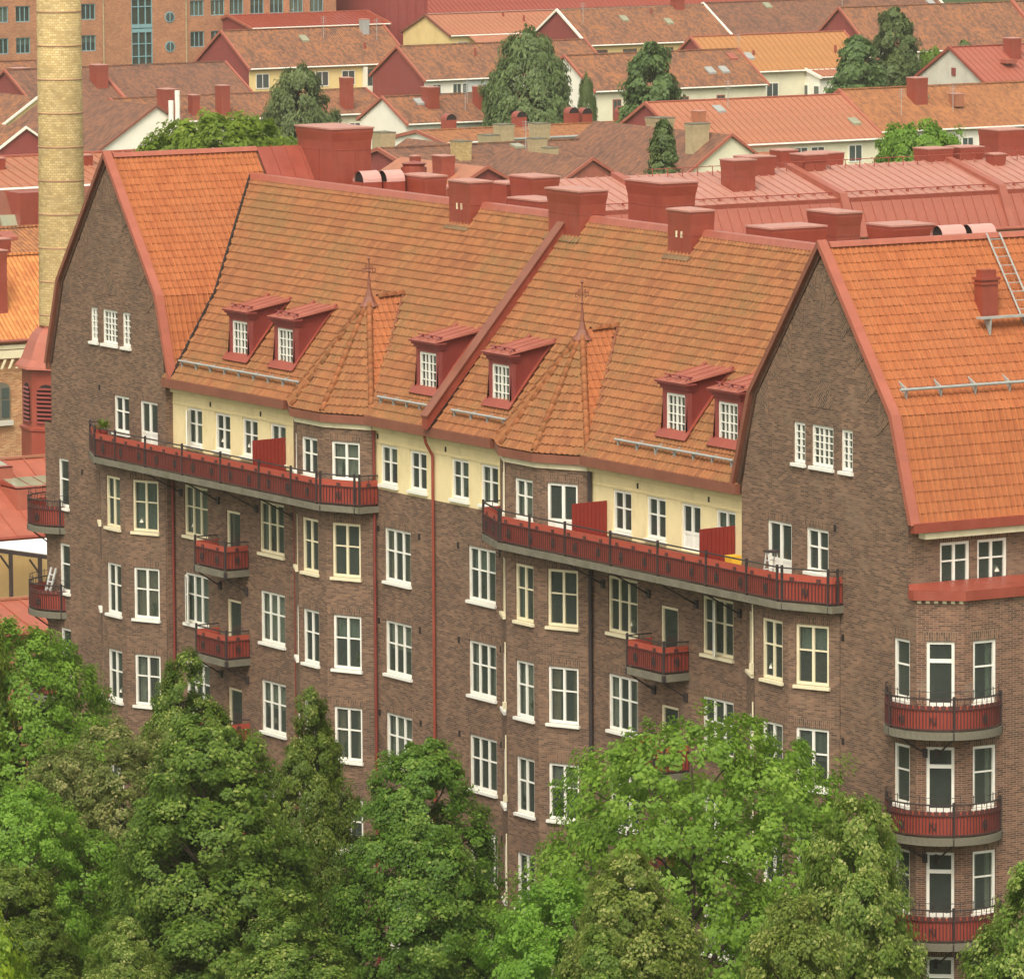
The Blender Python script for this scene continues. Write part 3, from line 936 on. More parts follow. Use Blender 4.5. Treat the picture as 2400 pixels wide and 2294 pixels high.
# gables
GY = -0.3
WG = {}
for sgn, c, wl_, wr_ in ((-1, -24.4, -29.45, -19.9), (1, 24.8, 20.05, 29.6)):
    ops = []
    base = c - 24.8 if sgn > 0 else c + 24.4
    trip = ((23.11, 23.79), (24.15, 25.40), (25.84, 26.5)) if sgn > 0 else ((-26.0, -25.4), (-25.0, -23.77), (-23.36, -22.69))
    for i, (a, b) in enumerate(trip):
        z0, z1 = (22.41, 23.78) if sgn > 0 else (22.27, 23.63)
        ops.append((a, b, z0, z1))
        WINS.append(((0, GY), T, a, b, z0, z1, 'g4,5' if i == 1 else 'g2,5', 'white', True, 'full' if sgn > 0 else ''))
    if sgn > 0:
        two = [(21.57, 23.0, 18.5, 20.48, 'door2', False), (23.84, 25.12, 19.03, 20.48, '2', True)]
        nar = (28.82, 29.7)
        lowl, lowr = wl_, 30.03
    else:
        two = [(-24.14, -22.89, 18.97, 20.43, '2', True), (-21.99, -20.58, 18.5, 20.41, 'door2', False)]
        nar = (-28.92, -28.06)
        lowl, lowr = -30.03, wr_
    for a, b, z0, z1, st, si in two:
        ops.append((a, b, z0, z1)); WINS.append(((0, GY), T, a, b, z0, z1, st, 'white', si, ''))
        sold.poly([(a - .08, GY - .006, z1 + .01), (b + .08, GY - .006, z1 + .01), (b + .08, GY - .006, z1 + .25), (a - .08, GY - .006, z1 + .25)])
    for k, zt in enumerate(ROWS):
        ops.append((nar[0], nar[1], zt + .06 - 1.95, zt + .06))
        WINS.append(((0, GY), T, nar[0], nar[1], zt + .06 - 1.95, zt + .06, '1', 'white', True, ''))
        sold.poly([(nar[0] - .1, GY - .006, zt + .07), (nar[1] + .1, GY - .006, zt + .07), (nar[1] + .1, GY - .006, zt + .36), (nar[0] - .1, GY - .006, zt + .36)])
    prof = [(0, lowl, lowr), (18.86, lowl, lowr), (18.8601, wl_, wr_), (21.3, wl_, wr_), (24.4, c - 3.93, c + 3.93), (29.3, c - .02, c + .02)]
    wall(brick, (0, GY), T, 0, 0, 0, 0, ops, prof=prof)
    WG[sgn] = (c, wl_, wr_)
    # raked brick relief along the verges and the pointed fan over the three windows
    for side in (-1, 1):
        p0 = Vector((c + side * 3.93, GY - 0.018, 24.4)); p1 = Vector((c, GY - 0.018, 29.3))
        d = (p1 - p0); ln = d.length; d.normalize()
        inn = Vector((-side * d.z, 0, side * d.x)) * 1.0
        if inn.x * side > 0: inn = -inn
        nt_ = 5
        rel = MB()
        for i in range(nt_):
            a = p0 + d * (ln * i / nt_ * 0.93); b = p0 + d * (ln * (i + 1) / nt_ * 0.93)
            m_ = a + inn * (1.05 - 0.1 * i)
            rel.prism([a, b, m_], (0, 0.017, 0))
        rel.build('brick_relief', 'brick_tilt_l' if side < 0 else 'brick_tilt_r', B)
    zc = 24.35 if sgn > 0 else 24.2
    fan = MB()
    cx = (trip[1][0] + trip[1][1]) / 2
    pts = []
    for i in range(9):
        a = math.pi * i / 8
        pts.append((cx - math.cos(a) * 0.75 * (1 - 0.25 * math.sin(a)), GY - 0.02, zc + math.sin(a) * 0.85))
    fan.prism(pts, (0, 0.019, 0))
    fan.build('brick_fan', 'brick_tilt_r', B)
    spike = MB()
    spike.prism([(c - .22, GY - .02, 28.0), (c, GY - .02, 27.2), (c + .22, GY - .02, 28.0), (c, GY - .02, 28.6)], (0, .019, 0))
    spike.build('brick_diamond', 'brick_soldier', B)

# corner bays at the outer ends of the gables
cb = MB()
ops_ch = []; ops_sd = []
ang = math.atan2(1.18, 0.94); tch = (math.cos(ang), math.sin(ang))
for k, zt in enumerate(ROWS):
    zt2 = zt + 0.07
    ops_ch.append((0.33, 1.20, zt2 - 2.55, zt2)); WINS.append(((30.03, -.3), tch, 0.33, 1.20, zt2 - 2.55, zt2, 'bd', 'white', False, ''))
    ops_sd.append((1.20, 2.07, zt2 - 2.0, zt2)); WINS.append(((30.97, 0), (0, 1), 1.20, 2.07, zt2 - 2.0, zt2, '1', 'white', True, 'side'))
wall(cb, (30.03, -.3), tch, 0, 1.508, 0, 18.86, ops_ch)
wall(cb, (30.97, 0), (0, 1), 0.88, 9.0, 0, 18.86, ops_sd)
for zt in ROWS:
    zt2 = zt + .07
    t_ = Vector((*tch, 0)); n_ = t_.cross(UP)
    q0 = Vector((30.03, -.3, 0)) + t_ * .22 + n_ * .006; q1 = Vector((30.03, -.3, 0)) + t_ * 1.31 + n_ * .006
    sold.poly([(q0.x, q0.y, zt2 + .01), (q1.x, q1.y, zt2 + .01), (q1.x, q1.y, zt2 + .3), (q0.x, q0.y, zt2 + .3)])
    sold.poly([(30.976, 1.1, zt2 + .01), (30.976, 2.17, zt2 + .01), (30.976, 2.17, zt2 + .3), (30.976, 1.1, zt2 + .3)])
cb.build('corner_bay_wall', 'brick_bay', B)
wall(brick, (-30.97, 0), (0, -1), -9.0, -0.88, 0, 18.86)
wall(brick, (-30.97, 0.88), (0.94, -1.18), 0, 1.508, 0, 18.86)
# upper side walls
so = [(0.89, 2.01, 19.12, 20.5), (2.29, 3.42, 19.12, 20.5), (5.2, 6.3, 19.12, 20.5)]
wall(brick, (29.6, 0), (0, 1), -0.3, 9.0, 18.86, 21.2, so)
for q in so:
    WINS.append(((29.6, 0), (0, 1), *q, '2', 'white', False, ''))
    sold.poly([(29.606, q[0] - .1, q[3] + .01), (29.606, q[1] + .1, q[3] + .01), (29.606, q[1] + .1, q[3] + .27), (29.606, q[0] - .1, q[3] + .27)])
wall(brick, (-29.45, 0), (0, -1), -9.0, 0.3, 18.86, 21.2)
# returns of the gables against the main wall
wall(brick, (-19.9, GY), (0, 1), 0, 0.3, 0, 21.2)
wall(brick, (20.05, 0), (0, -1), 0, 0.3, 0, 21.2)
# back of the building
wall(brick, (0, 12.5), (-1, 0), -30.97, 30.97, 0, 24.0)
brick.build('brick_wall', 'brick', B)
sold.build('soldier_course', 'brick_soldier', B, kind='stuff')
inn = MB()
inn.poly([(-29.3, .85, 0), (29.4, .85, 0), (29.4, .85, 21.2), (-29.3, .85, 21.2)])
inn.poly([(28.7, -.2, 0), (28.7, 9, 0), (28.7, 9, 21.2), (28.7, -.2, 21.2)])
for a_, b_ in ((-27.0, -21.8), (22.4, 27.2)):
    inn.poly([(a_, .5, 21.3), (b_, .5, 21.3), (b_, .5, 24.2), (a_, .5, 24.2)])
inn.build('room_interior', 'room', B)
for (o, t, a, b, c, d, st, fm, si, cu) in WINS:
    window(B, o, t, a, b, c, d, st, fm, si, cu)

open_casement(B, O0, T, -18.77 + .1, .5, 19.1, 20.33, .55)
open_casement(B, O0, T, 17.19 + .72, .55, 15.65, 17.4, .5)
open_casement(B, O0, T, -19.09 + .1, .55, 12.35, 14.1, .35)
open_casement(B, O0, T, 2.0 + 1.75, -.55, 5.8, 7.5, .5)

# ledge over the corner bay
led = MB()
out_ = [(29.86, -.44), (30.12, -.44), (31.12, .82), (31.12, 9.0), (29.6, 9.0), (29.6, -.3), (29.86, -.3)]
led.prism([(x, y, 18.862) for x, y in out_], (0, 0, 0.30))
top = [(29.86, -.44), (30.12, -.44), (31.12, .82), (31.12, 9.0)]
inn_ = [(29.62, -.31), (29.62, -.31), (29.62, .82), (29.62, 9.0)]
for k in range(3):
    led.poly([(*top[k], 19.165), (*top[k + 1], 19.165), (*inn_[k + 1], 19.30), (*inn_[k], 19.30)])
led.build('bay_ledge', 'met_red', B)
den = MB()
for k in range(6):
    t_ = Vector((*tch, 0)); p = Vector((30.03, -.3, 0)) + t_ * (0.05 + k * 0.26); n_ = t_.cross(UP)
    den.obox((p.x, p.y, 18.76), t_ * 0.12, n_ * 0.05, UP * 0.09)
den.build('dentils', 'cream', B)

# ------------------------------------------------------------------ roofs
EY, EZ, RY, RZ = -0.34, 21.42, 5.45, 28.50      # main eave and ridge
SL = (RZ - EZ) / (RY - EY)
zroof = lambda y: EZ + (y - EY) * SL
mroof = MB()
mroof.prism([(-19.88, EY, EZ), (-19.88, .3, EZ + (.3 - EY) * SL), (-19.88, .3, EZ + (.3 - EY) * SL - .2), (-19.88, EY + .1, EZ - .22)], (39.9, 0, 0))
mroof.prism([(-24.4, .3, EZ + (.3 - EY) * SL), (-24.4, RY, RZ), (-24.4, RY, RZ - .25), (-24.4, .3, EZ + (.3 - EY) * SL - .2)], (48.9, 0, 0))
main_roof = mroof.build('roof', 'deck', B)
rear = MB()
rear.prism([(-22, RY, RZ - .02), (-22, 12.7, 25.6), (-22, 12.7, 25.3), (-22, RY, RZ - .3)], (44, 0, 0))
rear.build('rear_roof', 'met_pink', B)
tile_field(main_roof, [(-19.85, EY, EZ), (20.0, EY, EZ), (20.0, .3, zroof(.3)), (24.3, .3, zroof(.3)), (24.3, RY, RZ), (-24.2, RY, RZ), (-24.2, .3, zroof(.3)), (-19.85, .3, zroof(.3))], 'tile', ((13.5, 1.6, 23.8), 90),
           holes=[[(-.02, EY - .3, EZ - .37), (.42, EY - .3, EZ - .37), (.42, RY, RZ), (-.02, RY, RZ)]])
cap = MB()
cap.prism([(-24.0, RY - .20, RZ - .10), (-24.0, RY - .10, RZ + .12), (-24.0, RY + .1, RZ + .14), (-24.0, RY + .3, RZ - .02)], (48.4, 0, 0))
cap.build('ridge_cap', 'met_pink', main_roof)
for a, b in ((-19.85, -10.35), (-4.4, 4.4), (10.35, 20.0)):
    fas = MB(); fas.box(a, b, EY - 0.17, EY + .02, EZ - .30, EZ + .03); fas.build('eave_gutter', 'met_brown', B)

for sgn, (c, wl_, wr_) in WG.items():
    y1 = 6.1 if sgn < 0 else 12.4
    AP, BR, BO = (c, 29.45), 24.45, 21.2
    segs = [((c + 5.15, BO), (c + 4.02, BR)), ((c + 4.02, BR), (c, 29.45)), ((c, 29.45), (c - 4.02, BR)), ((c - 4.02, BR), (c - 5.15, BO))]
    wr = MB()
    ol = [(c + 5.15, BO), (c + 4.02, BR), (c, 29.45), (c - 4.02, BR), (c - 5.15, BO), (c - 4.9, BO), (c - 3.85, BR - .08), (c, 29.2), (c + 3.85, BR - .08), (c + 4.9, BO)]
    wr.prism([(x, -.36, z) for x, z in ol], (0, y1 + .36, 0))
    wroof = wr.build('wing_roof', 'deck', B)
    for (a, b), tm in ((segs[0], 1), (segs[1], 1), (segs[2], 0), (segs[3], 0)):
        pts = [(a[0], -.30, a[1]), (a[0], y1, a[1]), (b[0], y1, b[1]), (b[0], -.30, b[1])]
        if sgn > 0 and tm and a[1] < 22:
            tile_field(wroof, pts, 'tile_new', ((c + 4.6, 2.0, 22.6), 100))
        elif sgn > 0 and tm:
            tile_field(wroof, pts, 'tile_new', ((c + 3.4, 1.5, 25.2), 110))
        else:
            tile_field(wroof, pts, 'tile_new' if tm else 'tile')
    # verge boards: a metal strip folded over the edge, seen from the front and on the roof
    outl = [(c - 5.27, BO - .02), (c - 4.15, BR + .06), (c, 29.655), (c + 4.15, BR + .06), (c + 5.27, BO - .02)]
    inl = [(c - 5.10, BO - .02), (c - 3.98, BR), (c, 29.40), (c + 3.98, BR), (c + 5.10, BO - .02)]
    for k in range(4):
        vb = MB(); vb.prism([(outl[k][0], -.50, outl[k][1]), (outl[k + 1][0], -.50, outl[k + 1][1]), (inl[k + 1][0], -.50, inl[k + 1][1]), (inl[k][0], -.50, inl[k][1])], (0, .34, 0))
        vb.build('verge', 'met_verge' if k > 1 else 'met_brown', wroof)
    rc = MB()
    rc.prism([(c - .18, -.1, 29.42), (c - .08, -.1, 29.58), (c + .08, -.1, 29.58), (c + .18, -.1, 29.42)], (0, y1 + .05, 0))
    rc.build('ridge_cap', 'met_verge', wroof)
    for s_ in (-1, 1):
        ge = MB(); ge.box(c + s_ * 5.08, c + s_ * 5.30, -.40 if s_ * sgn > 0 else .2, y1 + .1, BO - .27, BO + .03)
        ge.build('eave_gutter', 'met_red' if sgn > 0 else 'met_brown', B)
    if sgn > 0:
        co = MB(); co.box(29.6, 29.96, 0.1, 9, 20.70, 20.90); co.build('cornice', 'cream', B)
# sheet metal end of the left wing, behind the tiles
lm = MB()
lm.prism([(-24.4, 6.1, 29.55), (-20.6, 6.1, 24.9), (-24.4, 6.1, 24.9)], (0, 4.2, 0))
lmo = lm.build('metal_roof', 'met_red', B)
for k in range(1, 7):
    sm = MB(); y = 6.1 + k * .6
    sm.prism([(-24.4, y, 29.6), (-20.6, y, 24.95), (-20.6, y, 24.9), (-24.4, y, 29.54)], (0, .03, 0))
    sm.build('seam', 'met_red', lmo)
# cleft between wing and main roof (valley sheets)
def on_wing(z, c):          # x of the right slope of the left wing at height z
    return c + (29.45 - z) / (29.45 - 24.45) * 4.02 if z > 24.45 else c + 4.02 + (24.45 - z) / 3.25 * 1.13
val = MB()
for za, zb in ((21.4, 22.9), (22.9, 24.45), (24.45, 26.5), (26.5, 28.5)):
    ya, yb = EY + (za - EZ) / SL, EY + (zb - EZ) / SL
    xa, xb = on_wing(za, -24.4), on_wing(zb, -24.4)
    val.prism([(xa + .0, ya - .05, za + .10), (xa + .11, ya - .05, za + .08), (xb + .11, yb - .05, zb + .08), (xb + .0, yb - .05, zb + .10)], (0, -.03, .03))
val.build('valley_sheet', 'near_black', B)

# fire wall across the main roof
fw = MB()
prof = [(EY - .32, EZ - .02), (EY - .32, EZ + .42), (RY - .05, RZ + .42), (RY - .05, RZ - .1)]
fw.prism([(.02, y, z) for y, z in prof], (.36, 0, 0))
fwo = fw.build('fire_wall', 'met_red', B)
fc = MB()
fc.prism([(-.05, EY - .36, EZ + .42), (-.05, RY, RZ + .46), (-.05, RY, RZ + .51), (-.05, EY - .36, EZ + .47)], (.50, 0, 0))
fc.build('coping', 'met_brown', fwo)

# turret roofs over the mid bays
for sgn, nm in ((1, 'R'), (-1, 'L')):
    xc = 7.36 * sgn
    z0 = 21.42
    e = [(xc - 3.02, -.22), (xc - 1.10, -1.16), (xc + 1.10, -1.16), (xc + 3.02, -.22)]
    Pk = Vector((xc, 1.42, 25.20)); yq = EY + (25.30 - EZ) / SL; Q = Vector((xc, yq, 25.30))
    tr = MB()
    ev = [Vector((x, y, z0)) for x, y in e]
    wl0 = Vector((e[0][0], EY + .02, z0)); wr0 = Vector((e[3][0], EY + .02, z0))
    tr.poly([ev[1], ev[2], Pk]); tr.poly([ev[2], ev[3], Pk]); tr.poly([ev[3], Q, Pk]); tr.poly([ev[0], ev[1], Pk]); tr.poly([Q, ev[0], Pk])
    tro = tr.build('turret_roof', 'deck', B)
    tile_field(tro, [ev[1], ev[2], Pk], 'tile'); tile_field(tro, [ev[2], ev[3], Pk], 'tile')
    tile_field(tro, [ev[3], Q, Pk], 'tile_new'); tile_field(tro, [ev[0], ev[1], Pk], 'tile')
    for k in (1, 2, 3):
        hip_tiles(tro, ev[k] + Vector((0, 0, .11)), Pk + Vector((0, 0, .11)), 0.105)
    hip_tiles(tro, ev[0] + Vector((0, 0, .11)), Pk + Vector((0, 0, .11)), 0.105)
    hip_tiles(tro, Q + Vector((0, 0, .10)), Pk + Vector((0, 0, .10)), 0.12)
    vs2 = MB()
    vs2.prism([ev[3] + Vector((.02, -.04, .08)), ev[3] + Vector((.16, -.04, .08)), Q + Vector((.16, -.04, .08)), Q + Vector((.02, -.04, .08))], (0, -.02, .03))
    vs2.build('valley_sheet', 'met_brown', tro)
    fz = MB()
    ring = [(xc - 3.10, -.10), (xc - 3.10, -.26), (xc - 1.14, -1.25), (xc + 1.14, -1.25), (xc + 3.10, -.26), (xc + 3.10, -.10)]
    fz.prism([(x, y, 21.10) for x, y in ring], (0, 0, .29))
    fz.build('bay_gutter', 'met_brown', B)
    cz = MB()
    ring2 = [(xc - 2.93, -.05), (xc - 2.93, -.20), (xc - 1.06, -1.10), (xc + 1.06, -1.10), (xc + 2.93, -.20), (xc + 2.93, -.05)]
    cz.prism([(x, y, 20.90) for x, y in ring2], (0, 0, .198))
    cz.build('cornice', 'cream', B)
    cn = MB()
    cn.lathe((xc, 1.42), [(.36, 25.00), (.25, 25.14), (.14, 25.35), (.075, 25.6), (.04, 26.05)], 10)
    cno = cn.build('spire_cap', 'met_brown', B)
    fn = MB()
    zt = 26.95 if sgn > 0 else 26.7
    fn.tube((xc, 1.42, 26.0), (xc, 1.42, zt), .028)
    fn.lathe((xc, 1.42), [(.03, zt - .04), (.07, zt), (.03, zt + .07)], 8)
    fn.lathe((xc, 1.42), [(.03, 26.2), (.06, 26.25), (.03, 26.3)], 8)
    for d in ((1, 0), (0, 1)):
        v = Vector((d[0], d[1], 0))
        p = Vector((xc, 1.42, zt - .35))
        fn.tube(p - v * .26, p + v * .26, .018)
        for s_ in (-1, 1):
            q = p + v * .26 * s_
            fn.path([q, q + Vector((0, 0, -.14)), q + Vector((0, 0, -.14)) - v * .08 * s_], .015)
            fn.tube(p + v * .14 * s_ , p + v * .14 * s_ + Vector((0, 0, .12)), .015)
    fn.build('finial', 'met_brown', cno)

# dormers
for i, xc in enumerate((-15.48, -12.0, -1.58, 3.44, 14.78, 17.98)):
    dm = MB()
    y0, zb, zt = 0.52, 22.30, 24.10
    hw = .76
    ylow = EY + (zb - EZ) / SL
    # cheeks, front piers, lintel
    for s_ in (-1, 1):
        x = xc + s_ * hw
        yk = EY + (24.70 - EZ) / SL + .1
        pr = [(y0 + .02, zb), (y0 + .02, 24.262), (yk, 24.66), (EY + (zb - EZ) / SL, zb - .1)]
        dm.prism([(x - .02, y, z) for y, z in pr], (.04, 0, 0), 1)
    dm.box(xc - hw - .03, xc - .60, y0 - .03, y0 + .12, zb, zt)
    dm.box(xc + .60, xc + hw + .03, y0 - .03, y0 + .12, zb, zt)
    dm.box(xc - .60, xc + .60, y0 - .025, y0 + .12, 23.87, zt)
    dm.box(xc - .60, xc + .60, y0 - .025, y0 + .12, zb, 22.50)
    dmo = dm.build('dormer', ['wood_red', 'met_deep'], B)
    cr = MB()
    cr.box(xc - hw - .09, xc + hw + .09, y0 - .10, y0 + .2, 24.02, 24.12)
    cr.box(xc - hw - .15, xc + hw + .15, y0 - .17, y0 + .2, 24.122, 24.20)
    cr.box(xc - hw - .20, xc + hw + .20, y0 - .24, y0 + .2, 24.202, 24.27)
    cr.build('cornice', 'wood_red', dmo)
    dr = MB()
    yb = EY + (24.75 - EZ) / SL + .1
    for s_ in (0,):
        dr.prism([(xc - hw - .2, y0 - .26, 24.27), (xc - hw - .2, yb, 24.72), (xc - hw - .2, yb, 24.64), (xc - hw - .2, y0 - .26, 24.19 + .075)], (2 * hw + .4, 0, 0))
    for k in range(4):
        x = xc - hw - .1 + k * .55
        dr.prism([(x, y0 - .2, 24.30), (x, yb, 24.75), (x, yb, 24.71), (x, y0 - .2, 24.26)], (.03, 0, 0))
    dr.build('dormer_roof', 'met_pink', dmo)
    fl = MB()
    nrm = Vector((0, -SL, 1)).normalized(); vv = Vector((0, 1, SL)).normalized()
    def rp(x, y, h=.145): return Vector((x, y, zroof(y))) + nrm * h
    fl.prism([rp(xc - .95, .38), rp(xc + .95, .38), rp(xc + .95, .60), rp(xc - .95, .60)], nrm * .03)
    for s_ in (-1, 1):
        a, b = sorted((xc + s_ * .76, xc + s_ * .92))
        fl.prism([rp(a, .601), rp(b, .601), rp(b, 2.3), rp(a, 2.3)], nrm * .025)
    fl.build('flashing', 'met_red', dmo)
    rs = MB()
    for s_ in (-1, 0, 1):
        p = Vector((xc + s_ * .62, y0 - .02, 24.33))
        rs.tube(p, p + Vector((0, .12, .13)), .03)
        rs.tube(p + Vector((0, .24, 0)), p + Vector((0, .12, .13)), .03)
    rs.tube((xc - .85, y0 + .10, 24.45), (xc + .85, y0 + .10, 24.45), .022)
    rs.build('snow_guard', 'met_deep', dmo)
    window(B, (0, y0), T, xc - .60, xc + .60, 22.50, 23.87, 'g4,4', 'white', False, 'full' if i > 2 else 'side', rec=0.02)

# snow rails on the main roof
def roof_rail(x0, x1, y=0.04, mat='zinc'):
    g = MB()
    z = zroof(y) + .24
    g.tube((x0, y - .12, z), (x1, y - .12, z), .042, None, 8)
    n = int((x1 - x0) / 1.3) + 1
    for k in range(n + 1):
        x = x0 + .15 + (x1 - x0 - .3) * k / n
        g.prism([(x - .012, y - .14, z), (x - .012, y + .22, zroof(y + .22) + .04), (x - .012, y - .10, zroof(y - .10) + .02)], (.024, 0, 0))
    g.build('snow_rail', mat, B)
for a, b in ((-19.2, -9.95), (-4.15, -.15), (1.05, 4.72), (11.9, 19.2)):
    roof_rail(a, b)

# right wing: snow rail, walkway, roof ladder, vent stack
cR = 24.8
def wz(x): return 29.45 - (x - cR) / 4.02 * 5.0
nW = Vector((5.0, 0, 4.02)).normalized()
g = MB()
xr = cR + 3.55
for k in range(9):
    y = .35 + k * 1.3
    p = Vector((xr, y, wz(xr)))
    g.prism([p + nW * .30 + Vector((0, 0, 0)), p + Vector((-.3, 0, .37)) + nW * .06, p + Vector((.12, 0, -.15)) + nW * .05], (0, .04, 0))
p = Vector((xr, 0, wz(xr))) + nW * .30
g.tube((p.x, 0.1, p.z), (p.x, 12, p.z), .05, None, 8)
g.build('snow_rail', 'zinc', B)
g = MB()
xw = cR + 2.05
p = Vector((xw, 0, wz(xw)))
y0w = 4.05
g.box(p.x + .12, p.x + .42, y0w, 12.3, p.z + .20, p.z + .26)
for k in range(6):
    y = y0w + .35 + k * 1.45
    g.prism([Vector((p.x + .40, y, p.z + .20)), Vector((p.x - .02, y, p.z + .20)), Vector((p.x + .35, y, p.z - .32))], (0, .06, 0))
g.build('roof_walkway', 'zinc', B)
g = MB()
ya, yb = 5.8, 6.3
for y in (ya, yb):
    g.tube(Vector((cR + .05, y, 29.45)) + nW * .2, Vector((cR + 1.95, y, wz(cR + 1.95))) + nW * .2, .03)
for k in range(9):
    x = cR + .15 + k * .21
    q = Vector((x, 0, wz(x))) + nW * .2
    g.tube((q.x, ya, q.z), (q.x, yb, q.z), .016)
g.build('roof_ladder', 'zinc', B)
g = MB()
xs_, ys_ = cR + 1.75, 4.72
zb = wz(xs_)
g.box(xs_ - .22, xs_ + .22, ys_ - .30, ys_ + .30, zb - .6, zb + 1.0)
g.box(xs_ - .26, xs_ + .26, ys_ - .34, ys_ + .34, zb + .86, zb + .93)
g.box(xs_ - .28, xs_ + .28, ys_ - .36, ys_ + .36, zb + 1.0, zb + 1.08)
g.box(xs_ - .18, xs_ + .18, ys_ - .26, ys_ + .26, zb + 1.08, zb + 1.32)
g.build('vent_stack', 'met_red', B)

# chimneys
def chimney(parent, x, y, w, d, z0, z1, mat='met_red', flare=.14, capm=None, cap=True, slots=False, name='chimney'):
    c = MB()
    flare *= .6
    prof = [(0, z0), (0, z1 - .75), (flare * .25, z1 - .45), (flare, z1 - .12), (flare, z1)]
    pr = []
    for e, z in prof:
        pr.append([(x - w / 2 - e, y - d / 2 - e, z), (x + w / 2 + e, y - d / 2 - e, z), (x + w / 2 + e, y + d / 2 + e, z), (x - w / 2 - e, y + d / 2 + e, z)])
    for a, b in zip(pr[:-1], pr[1:]):
        for k in range(4):
            k2 = (k + 1) % 4
            c.poly([a[k], a[k2], b[k2], b[k]])
    c.poly(pr[-1])
    o = c.build(name, mat, parent)
    if cap:
        k_ = MB()
        e = flare + .03
        k_.poly([(x - w / 2 - e, y - d / 2 - e, z1 + .004), (x + w / 2 + e, y - d / 2 - e, z1 + .004), (x + w / 2 + e, y + d / 2 + e, z1 + .004), (x - w / 2 - e, y + d / 2 + e, z1 + .004)][::-1])
        for sx, sy, tx, ty in ((-1, -1, 1, -1), (1, -1, 1, 1), (1, 1, -1, 1), (-1, 1, -1, -1)):
            a = (x + sx * (w / 2 + e), y + sy * (d / 2 + e)); b = (x + tx * (w / 2 + e), y + ty * (d / 2 + e))
            k_.poly([(*a, z1), (*b, z1), (*b, z1 + .06), (*a, z1 + .06)])
            rx = min(w, d) * .18
            k_.poly([(*a, z1 + .06), (*b, z1 + .06), (x + tx * (w / 2 - rx), y + ty * (d / 2 - rx), z1 + .10), (x + sx * (w / 2 - rx), y + sy * (d / 2 - rx), z1 + .10)])
        rx = min(w, d) * .18
        k_.poly([(x - w / 2 + rx, y - d / 2 + rx, z1 + .10), (x + w / 2 - rx, y - d / 2 + rx, z1 + .10), (x + w / 2 - rx, y + d / 2 - rx, z1 + .10), (x - w / 2 + rx, y + d / 2 - rx, z1 + .10)])
        k_.build('chimney_cap', capm or 'met_pale', o)
    sm = MB()
    if w > 1.0:
        sm.box(x + w * .12, x + w * .12 + .025, y - d / 2 - .018, y - d / 2, z0, z1 - .76)
        sm.box(x - w / 2, x + w / 2 + .018, y - d / 2 - .014, y - d / 2, z1 - .80, z1 - .77)
        sm.box(x + w / 2, x + w / 2 + .018, y + d * .08, y + d * .08 + .025, z0, z1 - .76)
        sm.box(x + w / 2, x + w / 2 + .014, y - d / 2, y + d / 2, z1 - .80, z1 - .77)
        sm.build('seam', mat, o, kind='stuff')
    if slots:
        s_ = MB()
        for q in (-.16, .16):
            s_.box(x + q - .05, x + q + .05, y - d / 2 - .015, y - d / 2 + .02, z0 + .85, z0 + 1.07)
        s_.build('vent_slot', 'cream', o)
    return o
def chim_foot(x, y, w, d):
    f = MB()
    yb_ = y - d / 2 - .22
    f.prism([(x - w / 2 - .12, yb_, zroof(yb_) + .17), (x - w / 2 - .12, y - d / 2 - .05, zroof(yb_) + .34), (x - w / 2 - .12, y + d / 2, zroof(yb_) + .34)], (w + .24, 0, 0))
    f.build('chimney_foot', 'foot', B)
for x, y, w, d, zt_ in ((-6.75, 5.30, 1.45, .95, 29.32), (.42, 5.42, 2.1, 1.05, 29.46), (8.15, 5.28, 1.42, .95, 29.24)):
    chimney(B, x, y, w, d, 27.5, zt_, 'met_red', .12 if w > 2 else .04, slots=w < 2)
    chim_foot(x, y, w, d)
for x, y, w, d, z0, z1, fl_ in ((-23.3, 8.9, 2.7, 1.7, 26, 30.25, .12), (-.85, 9.7, 2.3, 1.35, 25.5, 29.5, .14), (6.5, 10.2, 1.5, 2.2, 25, 28.35, .08), (9.55, 12.9, 1.45, 1.6, 24, 28.5, .12),
                            (-19.3, 10.6, 1.6, .9, 25.5, 28.55, .06), (-17.6, 11.2, .7, .7, 25, 28.15, .05), (-15.9, 11.8, 1.0, .8, 25, 28.35, .06), (-13.6, 11.0, 1.2, 1.0, 25, 28.60, .05),
                            (-11.5, 10.8, 1.5, 1.1, 25.5, 28.98, .10), (-8.2, 9.0, 2.2, 1.2, 25.5, 28.42, .05), (1.5, 15.5, 1.8, 1.0, 24, 28.3, .1)):
    chimney(B, x, y, w, d, z0, z1, 'met_red', fl_)
def hood(x, y, z, r=.33, ln=1.3, mat='hood'):
    h = MB()
    seg = 10
    for k in range(seg):
        a0 = math.pi * k / seg; a1 = math.pi * (k + 1) / seg
        p = [(x - ln / 2, y + r * math.cos(a0), z + r * math.sin(a0)), (x + ln / 2 + .0, y + r * math.cos(a0), z + r * math.sin(a0)), (x + ln / 2, y + r * math.cos(a1), z + r * math.sin(a1)), (x - ln / 2, y + r * math.cos(a1), z + r * math.sin(a1))]
        h.poly(p)
        h.poly([(q[0], y + (q[1] - y) * .9, z + (q[2] - z) * .9) for q in p][::-1], 1)
    h.box(x - ln / 2 + .05, x + ln / 2, y - r, y + r, z - .5, z - .02)
    h.poly([(x + ln / 2 - .3, y + r * .89 * math.cos(math.pi * k / 10), z + r * .89 * math.sin(math.pi * k / 10)) for k in range(11)], 1)
    h.build('vent_hood', [mat, 'near_black'], B)
